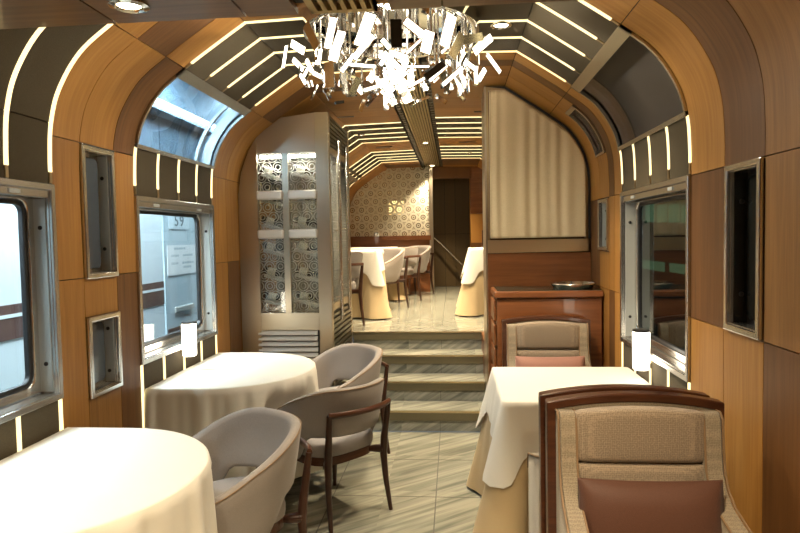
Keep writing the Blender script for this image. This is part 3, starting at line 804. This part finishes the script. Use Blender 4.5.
def sq_table(cx, cy, z0, hx, hy, lab, clab, ulab, seed, clampx, keep=None):
    t = thing('dining_table', lab, 'table', (cx, cy, z0), 0, 'square tables')
    MB().bx(-hx+.01, hx-.01, -hy+.01, hy-.01, .69, .718).build('tabletop', WALNUT, t, bevel=.004)
    MB().bx(-.04, .04, -.04, .04, .02, .69).build('pedestal', BLACK, t)
    MB().bx(-.2, .2, -.2, .2, 0, .02).build('base', BLACK, t, bevel=.004)
    def rect(e): 
        return [(-hx-e, -hy-e), (hx+e, -hy-e), (hx+e, hy+e), (-hx-e, hy+e)]
    cs = rect(0)
    cb = (clampx[0]-cx, clampx[1]-cx)
    cloth('under_cloth', smooth_poly(resample(rect(0), .02), 3), .722, .70, .05, .022, 3.2, CLOTHB, ulab, 'beige under cloths', seed+1, corners=None, loc=(cx, cy, z0), clampx=cb, keep=keep, cflare=(.13, cs))
    c = cloth('tablecloth', smooth_poly(resample(rect(.006), .015), 2), .7265, .225, .030, .008, 3.0, CLOTH, clab, 'white square top cloths', seed, corners=cs, loc=(cx, cy, z0), clampx=cb, keep=[(k[0], k[1], k[2], k[3], k[4]-.03) for k in keep] if keep else None)
    return t
sq_table(.930, 3.285, 0, .385, .385, 'square table between the high backed armchairs on the right', 'white top cloth with hanging corners on the right table by the window', 'beige floor length cloth under the white cloth on the right', 20, (-9, 1.322), keep=[(-.005, .615, 0, -1, .285)])
sq_table(.90, 7.15, zf, .39, .36, 'square table at the right of the upper dining room', 'white top cloth on the right table up in the far dining room', 'beige floor length cloth of the right table in the far room', 31, (-9, 1.322))
sq_table(-.915, 6.95, zf, .40, .37, 'square table at the left of the upper dining room', 'white top cloth with pointed corners on the left table in the far room', 'beige floor length cloth of the nearer left table in the far room', 45, (-1.322, 9), keep=[(.335, .54, -.7, -.71, .262)])
sq_table(-.915, 8.88, zf, .40, .37, 'square table before the lattice screen, hidden by pale chairs', 'white top cloth on the far left table before the lattice screen', 'beige floor length cloth of the table before the lattice screen', 52, (-1.322, 9))

# ------------------------------------------------------------------ tub chairs
def make_tub(label, group):
    root = thing('tub_chair', label, 'chair', group=group)
    R = .275; arc = R*PI/2; arm = .225; tot = arc+arm
    def path(d):
        sgn = 1 if d >= 0 else -1; a = abs(d)
        if a <= arc: th = a/R; return (sgn*R*math.sin(th), -R*math.cos(th)+.02, sgn*math.sin(th), -math.cos(th))
        return (sgn*(R+.012*(a-arc)/arm), .02+(a-arc), sgn, 0)
    def top(d):
        a = abs(d)
        return .790-.185*smooth01((a-.14)/(tot-.16))
    def bot(d):
        a = abs(d); return .505-.145*smooth01((a-.26)/.11)
    rings = []; edge = []; nS = 56; th = .026
    for i in range(nS+1):
        d = -tot+2*tot*i/nS
        x, y, nx, ny = path(d); a, b = bot(d), top(d)
        endf = smooth01((tot-abs(d))/.05)
        b2 = b-.05*(1-endf); a2 = a+.02*(1-endf); hh = th*(.55+.45*endf)
        r = []
        def P(off, z):
            lean = .16*(z-.42)*(1-.5*smooth01((abs(d)-.3)/.3))
            return (x+nx*(off+lean), y+ny*(off+lean), z)
        for k in range(5): r.append(P(-hh*math.cos(PI*k/4) if False else -hh*math.cos(PI*k/4), b2-hh+hh*math.sin(PI*k/4)))
        for q in (.75, .5, .25): r.append(P(hh, a2+hh+(b2-a2-2*hh)*q))
        for k in range(5): r.append(P(hh*math.cos(PI*k/4), a2+hh-hh*math.sin(PI*k/4)))
        for q in (.25, .5, .75): r.append(P(-hh+.004*math.sin(PI*q), a2+hh+(b2-a2-2*hh)*q))
        rings.append(r); edge.append(P(hh*.86, b2-hh*.42))
    shell = MB().loft(rings).build('backrest', TAUPE, root, smooth=True, angle=60)
    pb = [rings[0][8+0], rings[0][7], rings[0][6]]
    lo = MB().tube(edge, .0032, 6); 
    lo.build('piping', PIPE, shell, smooth=True)
    # seat
    def sup(w, dpt, cy, e=3.2, n=44):
        o = []
        for k in range(n):
            a = 2*PI*k/n; c, s_ = math.cos(a), math.sin(a)
            o.append((w*math.copysign(abs(c)**(2/e), c), cy+dpt*math.copysign(abs(s_)**(2/e), s_)))
        return o
    def stack(lev, w, dpt, cy): return [[(p[0]*1, p[1], z) for p in sup(w*q, dpt*q, cy)] for q, z in lev]
    MB().loft(stack([(.93, .385), (.985, .39), (1.0, .405), (1.0, .435), (.985, .452), (.94, .464), (.80, .470), (.5, .473)], .240, .245, .015)).build('seat', TAUPE, root, smooth=True)
    MB().loft(stack([(.94, .335), (.97, .338), (.97, .383), (.94, .386)], .238, .243, .015)).build('seat_frame', WALNUT, root, smooth=True)
    for s in (-1, 1):
        lg = MB().tube([(s*.222, -.300, 0), (s*.212, -.272, .18), (s*.205, -.262, .34), (s*.207, -.270, .44), (s*.213, -.288, .56), (s*.217, -.300, .655)], [.012, .017, .022, .022, .018, .015], 10)
        lg.tube([(s*.204, -.262, .365), (s*.175, -.215, .362), (s*.15, -.19, .360)], [.026, .022, .016], 10)
        lg.build('rear_leg', WALNUTV, root, smooth=True)
        MB().tube([(s*.215, .235, 0), (s*.195, .20, .20), (s*.185, .185, .345)], [.012, .017, .021], 10).build('front_leg', WALNUTV, root, smooth=True)
    rl = [(.222*math.sin(a)/math.sin(.80)*1.0, -.300-.058*(math.cos(a)-math.cos(.80))/(1-math.cos(.80)), .655) for a in [-.80+1.6*k/16 for k in range(17)]]
    MB().tube(rl, .017, 10, flat=(.8, 1)).build('back_rail', WALNUT, root, smooth=True)
    root.scale = (.93, .93, .93)
    return root
def rz_of(f): return math.atan2(-f[0], f[1])
gl = 'tub chairs around the left tables'
tub = make_tub('taupe tub chair facing the nearest left table, inner back towards the viewer', gl)
tub.location = (chairA[0], chairA[1], 0); tub.rotation_euler = (0, 0, rz_of(F_A))
c = copy_tree(tub); c.location = (chairB[0], chairB[1], 0); c.rotation_euler = (0, 0, rz_of(F_B)); c['label'] = 'taupe tub chair by the wine cabinet table, wooden back rail turned to the viewer'
c = copy_tree(tub); c.location = (chairC[0], chairC[1], 0); c.rotation_euler = (0, 0, rz_of(F_A)); c['label'] = 'taupe tub chair nearest the steps, between cabinet table and stairs'
for (x, y), f, lab in (((-.58, 7.49), (-.70, -.71), 'pale tub chair beside the left table cloth in the far room'),
                       ((-.47, 8.42), (-.75, .66), 'tub chair in the middle of the far room row, dark back rail visible'),
                       ((-.33, 9.36), (-.70, -.71), 'pale tub chair nearest the lattice glass screen'),
                       ((-.90, 6.12), (-.60, .80), 'dark backed tub chair just behind the wine cabinet in the far room')):
    c = copy_tree(tub); c.location = (x, y, zf); c.rotation_euler = (0, 0, rz_of(f)); c['label'] = lab; c['group'] = 'tub chairs in the upper room'

# ------------------------------------------------------------------ high backed armchairs
def make_arm(label):
    root = thing('armchair', label, 'armchair', group='high backed armchairs')
    def crown(x, h): return h+.030*(1-(x/.30)**2)
    outer_ = [(-.30, .10)]+[(-.30+.60*k/16, crown(-.30+.60*k/16, .938)) for k in range(17)]+[(.30, .10)]
    inner_ = [(-.268, .30)]+[(-.268+.536*k/16, crown(-.268+.536*k/16, .938)-.030) for k in range(17)]+[(.268, .30)]
    MB().ring(outer_, inner_, -.300, -.248, 1).build('back_frame', WALNUT, root, bevel=.007, seg=3)
    back = [(-.270, .20)]+[(-.270+.540*k/12, crown(-.270+.54*k/12, .938)-.028) for k in range(13)]+[(.270, .20)]
    MB().prism(back, -.285, -.252, 1).build('back_panel', WEAVE2, root)
    # central back cushion in two lifts
    def cush(z0, z1f, y0, y1, name):
        mb = MB(); rings = []
        nx = 20
        for k in range(nx+1):
            x = -.212+.424*k/nx; e = 1-abs(x/.212)**8*.5
            z1 = z1f(x)
            zc_, hz, yc_, hy = (z0+z1)/2, (z1-z0)/2, (y0+y1)/2, (y1-y0)/2*(e)
            rings.append([(x, yc_+hy*math.copysign(abs(math.cos(a))**.45, math.cos(a)), zc_+hz*(.985 if abs(x) > .2 else 1)*math.copysign(abs(math.sin(a))**.35, math.sin(a))) for a in [2*PI*j/24 for j in range(24)]])
        mb.loft(rings); return mb.build(name, WEAVE, root, smooth=True, angle=60)
    cush(.755, lambda x: crown(x, .938)-.034, -.25, -.175, 'back_cushion')
    cush(.45, lambda x: .751, -.25, -.172, 'back_cushion')
    # wings sweeping into the arms
    for s in (-1, 1):
        prof = [(-.250, .915), (-.215, .918), (-.196, .90), (-.186, .80), (-.176, .735), (-.150, .685), (-.105, .650), (-.04, .628), (.06, .596), (.17, .565), (.215, .552), (.235, .525), (.238, .48), (.238, .16), (-.250, .16)]
        rings = []
        for xo, sh in ((.208, .010), (.214, .0), (.262, .0), (.270, .010)):
            r = []
            for (y, z) in prof:
                x = xo+.012*smooth01((y+.20)/.42)
                r.append((s*x, y-(sh if y > -.2 else 0), z-(sh if z > .2 else 0)))
            rings.append(r)
        w = MB().loft(rings).build('side_wing', WEAVE2, root, smooth=True, angle=50)
        e = [(s*(xx+.012*smooth01((y+.20)/.42)), y+.0, z-.002) for (y, z) in prof[:13] for xx in (.270,)]
        MB().tube(e, .0042, 6).build('piping', PIPE, w, smooth=True)
        e = [(s*(.210+.012*smooth01((y+.20)/.42)), y+.0, z-.002) for (y, z) in prof[:13]]
        MB().tube(e, .004, 6).build('piping', PIPE, w, smooth=True)
    rings = []
    for q, z in ((.93, .34), (.99, .35), (1, .37), (1, .44), (.985, .462), (.93, .472), (.6, .478)):
        rings.append([(p[0]*q, .045+p[1]*q, z) for p in rrect(0, 0, .415, .43, .03)])
    MB().loft(rings).build('seat', WEAVE, root, smooth=True, angle=60)
    MB().bx(-.208, .208, -.245, .245, .17, .335).build('seat_base', WEAVE2, root, bevel=.006)
    for sx_ in (-1, 1):
        for y in (-.268, .20):
            MB().tube([(sx_*.255, y, 0), (sx_*.255, y, .158)], [.014, .020], 4).build('leg', WALNUTV, root)
    root.scale = (.96, 1, 1)
    return root
ac = make_arm('nearest high backed beige armchair on the right, holding a dark mauve cushion')
KX, KY = .915, 1.850
ac.location = (KX, KY, 0); ac.rotation_euler = (0, 0, PI)
c = copy_tree(ac); c.location = (.905, 2.490, 0); c.rotation_euler = (0, 0, 0); c['label'] = 'high backed armchair set back to back with the nearest one, facing the right table'
c = copy_tree(ac); c.location = (.925, 3.90, 0); c.rotation_euler = (0, 0, PI); c['label'] = 'beige armchair with rose cushion in front of the sideboard'
c = copy_tree(ac); c.location = (.98, 7.86, zf); c.rotation_euler = (0, 0, PI); c['label'] = 'armchair behind the right table up in the far dining room'
def pillow(mat, label, loc, w, h, d, tilt):
    mb = MB(); rings = []; nn = 28; m = 24
    for i in range(m+1):
        u = -1+2*i/m; r = []
        for j in range(nn):
            a = 2*PI*j/nn; cc, ss = math.cos(a), math.sin(a)
            vz = math.copysign(abs(ss)**.55, ss); vy = cc
            puff = (1-abs(u)**4)**.6*(1-abs(vz)**4)**.5 if abs(vz) < 1 else 0
            edge = 1-.07*(1-abs(u)**2)*0
            pinch = 1-.06*(1-u*u)
            r.append((u*w/2*(1-.045*(1-vz*vz)), vy*(.006+d/2*puff), vz*h/2*pinch))
        rings.append(r)
    mb.loft(rings); o = mb.build('cushion', mat, None, smooth=True, angle=80)
    o.location = loc; o.rotation_euler = (tilt, 0, 0); return tag(o, label, 'cushion', 'lumbar cushions')
pillow(MAUVE, 'dark mauve satin cushion leaning in the nearest right armchair', (.918, 1.935, .608), .440, .262, .09, -.16)
pillow(ROSE, 'rose satin cushion leaning in the armchair before the sideboard', (.925, 3.985, .598), .44, .262, .09, -.16)

# ------------------------------------------------------------------ table lamps
def wall_lamp(side, y, z, label):
    t = thing('wall_lamp', label, 'lamp', (side*1.278, y, z), 0, 'glowing cylinder lamps at the windows')
    MB().lathe([(.034, -.095), (.041, -.088), (.043, .095), (.039, .101)], n=28).build('lamp_shade', LAMPGLOW, t, smooth=True)
    cut = MB()
    for k in range(6): cut.lathe([(.0434, -.075+k*.03), (.0446, -.073+k*.03), (.0434, -.071+k*.03)], n=28, cap=False)
    cut.build('glass_rib', GLASSC, t, smooth=True)
    MB().lathe([(.042, .102), (.042, .112), (.034, .114)], n=24).build('cap', BLACK, t, smooth=True)
    MB().bx(side*.030, side*.052, -.014, .014, -.088, -.060).build('bracket', CHROME, t, bevel=.003)
    return t
wall_lamp(-1, 3.60, .905, 'glowing white cylinder lamp at the sill of the bright left window')
wall_lamp(1, 3.27, .893, 'glowing cut glass cylinder lamp at the sill of the dark right window')
wall_lamp(-1, 6.61, 1.50, 'glowing cylinder lamp on the left wall of the far room')

# ------------------------------------------------------------------ chandelier
CX, CY, CR = .02, 3.20, .44
ch = thing('chandelier', 'round ceiling chandelier of tilted glowing glass plates and mirrors', 'chandelier', (CX, CY, 0))
MB().lathe([(.40, 2.612), (.445, 2.612), (.445, 2.535), (.425, 2.532), (.405, 2.535), (.40, 2.56)], n=64, cap=False).build('rim', CHROME, ch, smooth=True, angle=30)
MB().lathe([(0, 2.600), (.41, 2.600), (.41, 2.608), (0, 2.608)], n=48, cap=False).build('mirror_plate', CHROME, ch)
PL = [(-1.34, 0.44, 2.46, 2.08, 0.15, 0.041, 1), (-1.32, 0.5, 2.408, 3.14, 0.116, 0.025, 1), (-1.34, 0.44, 2.375, 2.15, 0.15, 0.028, 1), (-0.81, 0.44, 2.442, 2.47, 0.18, 0.045, 0), (-0.52, 0.44, 2.422, -2.82, 0.138, 0.04, 1), (-0.43, 0.45, 2.354, -2.79, 0.138, 0.047, 1), (-0.15, 0.44, 2.41, -2.76, 0.15, 0.055, 1), (-0.16, 0.455, 2.332, -2.45, 0.135, 0.03, 1), (0.14, 0.44, 2.389, 3.14, 0.133, 0.048, 2), (0.33, 0.44, 2.406, 2.23, 0.13, 0.036, 1), (0.42, 0.455, 2.352, -2.9, 0.101, 0.049, 1), (0.66, 0.44, 2.42, -2.83, 0.156, 0.052, 1), (0.75, 0.45, 2.359, -2.6, 0.132, 0.044, 0), (1.03, 0.44, 2.422, -1.88, 0.15, 0.039, 0), (1.19, 0.455, 2.411, -2.2, 0.16, 0.04, 1), (0.9, 0.43, 2.321, 2.88, 0.079, 0.025, 1), (0.12, 0.43, 2.261, 2.38, 0.142, 0.027, 1), (0.09, 0.445, 2.216, 2.92, 0.112, 0.034, 1), (0.04, 0.425, 2.158, 2.67, 0.093, 0.03, 1), (-0.18, 0.44, 2.257, 1.75, 0.126, 0.017, 1), (0.19, 0.42, 2.296, 1.89, 0.059, 0.03, 1), (0.26, 0.415, 2.255, 1.54, 0.19, 0.012, 1), (0.51, 0.44, 2.238, -2.22, 0.133, 0.031, 2), (0.56, 0.425, 2.234, -2.27, 0.124, 0.022, 1), (0.71, 0.44, 2.223, -2.25, 0.148, 0.02, 1), (-0.57, 0.43, 2.244, -3.08, 0.113, 0.056, 0), (1.08, 0.44, 2.245, 3.14, 0.059, 0.021, 1), (1.25, 0.44, 2.277, -2.41, 0.089, 0.027, 1), (1.52, 0.48, 2.361, 2.26, 0.119, 0.025, 1), (-1.03, 0.44, 2.267, 2.51, 0.066, 0.021, 1), (-0.86, 0.44, 2.31, 2.45, 0.093, 0.023, 1), (0.32, 0.44, 2.178, 1.07, 0.088, 0.015, 1), (-0.1, 0.44, 2.156, 1.33, 0.076, 0.017, 1), (-0.26, 0.44, 2.171, -2.66, 0.083, 0.031, 0), (0.04, 0.42, 2.351, 2.43, 0.056, 0.024, 1)]
for k in range(46):                                   # plates on the far half and inside the drum
    PL.append((PI+random.uniform(-1.5, 1.5), random.uniform(.30, .44), random.uniform(2.33, 2.49), random.uniform(-.9, .9), random.uniform(.08, .15), random.uniform(.025, .05), random.choice((1, 1, 1, 0))))
for k in range(36):                                   # small slips along the lower edge; every other one glows to imitate chrome reflections
    a = 2*PI*k/36
    PL.append((a if a < PI else a-2*PI, random.uniform(.36, .45), random.uniform(2.26, 2.36), random.uniform(-1.4, 1.4), random.uniform(.05, .10), random.uniform(.012, .03), 3 if k % 2 else 1))
for th, rad, z, tilt, ln, w, ty in PL:
    rad *= 1.07; w *= 1.02
    M = Matrix.Translation((rad*math.sin(th), -rad*math.cos(th), z)) @ Matrix.Rotation(th if abs(th) < .7 or abs(th) > 1.6 else math.copysign(.7+(abs(th)-.7)*.2, th), 4, 'Z') @ Matrix.Rotation(random.uniform(-.22, .10), 4, 'X') @ Matrix.Rotation(tilt, 4, 'Y')
    if ty == 1:
        p = MB(); p.box((0, .0, 0), (w+.005, .005, ln+.005), M, 0); p.box((0, -.004, 0), (w-.006, .004, ln-.006), M, 1)
        p.build('light_plate', [CHROME, PLATEGLOW], ch)
    else:
        MB().box((0, 0, 0), (w, .005, ln), M).build('mirror_panel', POLISH if ty == 0 else CHROME if ty == 3 else BLACK, ch)
for k in range(40):
    a = 2*PI*k/40; rr = .36+.05*((k*7) % 3-1)*.6
    MB().tube([(rr*math.sin(a), -rr*math.cos(a), 2.60), (rr*math.sin(a), -rr*math.cos(a), 2.37+.09*((k*5) % 4)/3)], .006, 6).build('rod', POLISH, ch, smooth=True)

pl_ = bpy.data.lights.new('chandelier_added_light', 'POINT'); pl_.energy = 60; pl_.color = (1, .90, .72); pl_.shadow_soft_size = .085  # point light added inside the drum, doing most of the plates' lighting
po = bpy.data.objects.new('chandelier_added_light', pl_); COL.objects.link(po); po.parent = ch; po.location = (0, 0, 2.45)
# ------------------------------------------------------------------ downlights
def downlight(x, y, z, label, power, group='ceiling downlights', ang=100, r=.042):
    t = thing('downlight', label, 'ceiling light', (x, y, z), 0, group)
    MB().lathe([(r, .0), (r+.014, -.001), (r+.015, -.006), (r+.002, -.010), (r-.004, -.006), (r-.006, .0)], n=28, cap=False).build('trim_ring', CHROME, t, smooth=True)
    MB().lathe([(0, -.0035), (r-.006, -.0035), (r-.006, -.0005), (0, -.0005)], n=24, cap=False).build('lens', LENS, t)
    l = bpy.data.lights.new('downlight_lamp', 'SPOT'); l.energy = power; l.spot_size = math.radians(ang); l.spot_blend = .7; l.color = (1.0, .80, .52); l.shadow_soft_size = .04
    o = bpy.data.objects.new('downlight_lamp', l); COL.objects.link(o); o.parent = t; o.location = (0, 0, -.02)
    return t
downlight(-.484, 1.525, 2.099, 'round chrome downlight in the low brown soffit at the near left', 55, r=.034)
downlight(.60, 1.30, 2.099, 'round downlight in the low soffit over the right aisle side', 80)
downlight(-.484, .2, 2.099, 'round downlight in the low soffit behind the viewer, left', 105, ang=150)
downlight(.60, .2, 2.099, 'round downlight in the low soffit behind the viewer, right', 90, ang=150)
downlight(.585, 3.33, 2.603, 'small chrome downlight in the ceiling right of the chandelier', 150)
downlight(.012, 5.02, 2.604, 'glowing downlight in the gold slatted spine above the steps', 260, r=.05)
downlight(.012, 7.30, 2.604, 'downlight half way along the gold slatted spine', 300, r=.04)
downlight(.012, 9.62, 2.604, 'glowing downlight at the far end of the gold slatted spine', 170, r=.05)
for x, y, w in ((-.75, 6.6, 'over the left tables'), (.75, 6.5, 'over the right table'), (-.65, 8.6, 'before the lattice screen'), (.65, 8.3, 'over the far armchair')):
    downlight(x*.85, y, 2.604, 'small downlight in the upper ceiling %s' % w, 210, r=.025)
pd = thing('pendant_lamp', 'pale drum pendant lamp hanging behind the lattice glass screen', 'lamp', (-.62, 10.36, 2.0))
MB().lathe([(.13, -.11), (.13, .11)], n=28).build('lamp_shade', emit('pendant_glow', (1, .86, .6), 3.0), pd, smooth=True)
MB().tube([(0, 0, .11), (0, 0, .61)], .006).build('cord', BLACK, pd, smooth=True)

# ------------------------------------------------------------------ outside, left platform side
XO = -2.2
ow = struct(empty('outside_wall', (XO, 0, 0)))
MB().bx(-.05, 0, -2, 5.20, -.4, 3.3).build('wall_panel', OUTWALL, ow)
MB().bx(-.05, .012, 5.20, 9.5, -.4, 3.3).build('wall_panel', OUTGREY, ow)
MB().bx(0, .004, -2, 5.19, .96, 1.16).build('wall_band', OUTBAND, ow)
MB().bx(0.004, .006, -2, 5.19, 1.085, 1.105).build('wall_band_line', OUTWALL, ow)
MB().bx(.012, .016, 5.22, 9.5, .62, .73).build('wall_band', OUTBAND, ow)
MB().bx(.012, .030, 5.36, 5.76, .86, .91).build('wall_handle', PLATE, ow, bevel=.008)
pf = struct(MB().bx(-2.25, -1.50, -2, 9.5, -.45, -.4).build('outside_platform', OUTGREY))
sg = tag(MB().bx(0, .004, 5.30, 5.72, 1.615, 1.76).build('number_sign', plain('number_plate', (.60, .71, .76), .6)), 'white number sign reading 59 outside the left window', 'sign'); sg.location = (XO+.013, 0, 0)
fc = bpy.data.curves.new('digits', 'FONT'); fc.body = '59'; fc.size = .14; fc.align_x = 'CENTER'; fc.align_y = 'CENTER'; fc.space_character = 1.15; fc.extrude = .001
ft_ = bpy.data.objects.new('digits_outline', fc); COL.objects.link(ft_); bpy.context.view_layer.update()
dm = bpy.data.meshes.new_from_object(ft_.evaluated_get(bpy.context.evaluated_depsgraph_get())); bpy.data.objects.remove(ft_)
fo = bpy.data.objects.new('digits', dm); COL.objects.link(fo); dm.materials.clear(); dm.materials.append(INK); fo.parent = sg
fo.location = (.0055, 5.505, 1.686); fo.rotation_euler = (PI/2, 0, PI/2); fo.scale = (1.35, 1, 1)
nb = tag(MB().bx(0, .004, 5.25, 5.86, 1.20, 1.47).build('notice_sheet', PAPER), 'white paper notice on the grey wall outside the left window', 'notice'); nb.location = (XO+.013, 0, 0)
mk = MB()
for r_, (a, b) in enumerate(((5.38, 5.62), (5.32, 5.48), (5.56, 5.78), (5.32, 5.46), (5.54, 5.80), (5.56, 5.74))):
    z = (1.438, 1.375, 1.375, 1.305, 1.305, 1.265)[r_]
    for q in range(5):
        y0 = a+(b-a)*q/5; mk.bx(.0042, .0052, y0+.006, y0+(b-a)/5-.006, z-.010, z+.010)
mk.build('notice_lines', plain('faint_ink', (.42, .52, .56), .7), nb)
ft = thing('fluorescent_light', 'long fluorescent platform light seen through the left roof window', 'light', (-2.03, 5.0, 2.62))
MB().tube([(.03, -1.2, 0), (.03, 1.2, 0)], .022, 10).build('tube', TUBE, ft, smooth=True)
MB().bx(-.17, -.02, -1.25, 1.25, -.04, .05).build('housing', OUTWALL, ft)
def area(name, loc, target, size, e, col):
    l = bpy.data.lights.new(name, 'AREA'); l.shape = 'RECTANGLE'; l.size, l.size_y = size; l.energy = e; l.color = col
    o = bpy.data.objects.new(name, l); COL.objects.link(o); o.location = loc
    d = Vector(target)-Vector(loc); o.rotation_euler = d.to_track_quat('-Z', 'Y').to_euler()
    return o
area('platform_lamp', (-2.05, 1.95, 2.45), (-.9, 1.95, .72), (.12, 1.1), 150, (.88, .95, 1.0))
area('platform_lamp', (-2.05, 3.65, 2.45), (-.9, 3.65, .72), (.12, 1.1), 150, (.88, .95, 1.0))
for y_ in (2.4, 5.0, 7.2): area('outside_glow', (-1.62, y_, 3.0), (-2.2, y_, 1.2), (.3, 1.6), 150, (.85, .95, 1.0))
# outside, right: a dark siding, with glowing panels imitating green reflections in the window
rw = struct(empty('outside_wall_right', (4.2, 0, 0)))
MB().bx(0, .05, -2, 16, -1, 4).build('wall_panel', plain('night_wall', (.03, .04, .035), .6), rw)
for y, z, w, h_ in ((10.5, 1.66, .42, .30), (11.05, 1.68, .5, .32), (11.7, 1.70, .5, .32), (12.35, 1.72, .55, .34), (13.1, 1.74, .8, .34), (10.6, .80, .9, .16), (11.8, .78, 1.4, .18)):
    MB().bx(-.02, -.001, y, y+w, z, z+h_).build('reflection_panel', GREENISH, rw)

# ------------------------------------------------------------------ world + camera
w = bpy.data.worlds.new('world'); scene.world = w; w.use_nodes = True
w.node_tree.nodes['Background'].inputs[0].default_value = (.55, .68, .8, 1); w.node_tree.nodes['Background'].inputs[1].default_value = .25
F, yaw, pit, rol = 620, .0864, .0463, .0181
def ray(u, v):
    a, b = u, v
    c, s = math.cos(rol), math.sin(rol); x = (a*c-b*s)/F; z = -(a*s+b*c)/F; d = 1.0
    c, s = math.cos(pit), math.sin(pit); dd = d*c+z*s; zz = -d*s+z*c
    c, s = math.cos(yaw), math.sin(yaw)
    return Vector((x*c-dd*s, x*s+dd*c, zz))
fwd = ray(0, 0).normalized(); rgt = (ray(1, 0)-ray(0, 0)).normalized(); upv = rgt.cross(fwd).normalized()
cd = bpy.data.cameras.new('camera'); cam = bpy.data.objects.new('camera', cd); COL.objects.link(cam)
cd.sensor_width = 36; cd.sensor_fit = 'HORIZONTAL'; cd.lens = F/800*36; cd.clip_start = .05
R3 = Matrix((rgt, upv, -fwd)).transposed()
cam.matrix_world = Matrix.Translation((.3203, 0, 1.5)) @ R3.to_4x4()
scene.camera = cam
scene.cycles.use_denoising = True
scene.cycles.max_bounces = 8; scene.cycles.transparent_max_bounces = 16
scene.cycles.sample_clamp_indirect = 3.0
scene.cycles.caustics_reflective = False; scene.cycles.caustics_refractive = False
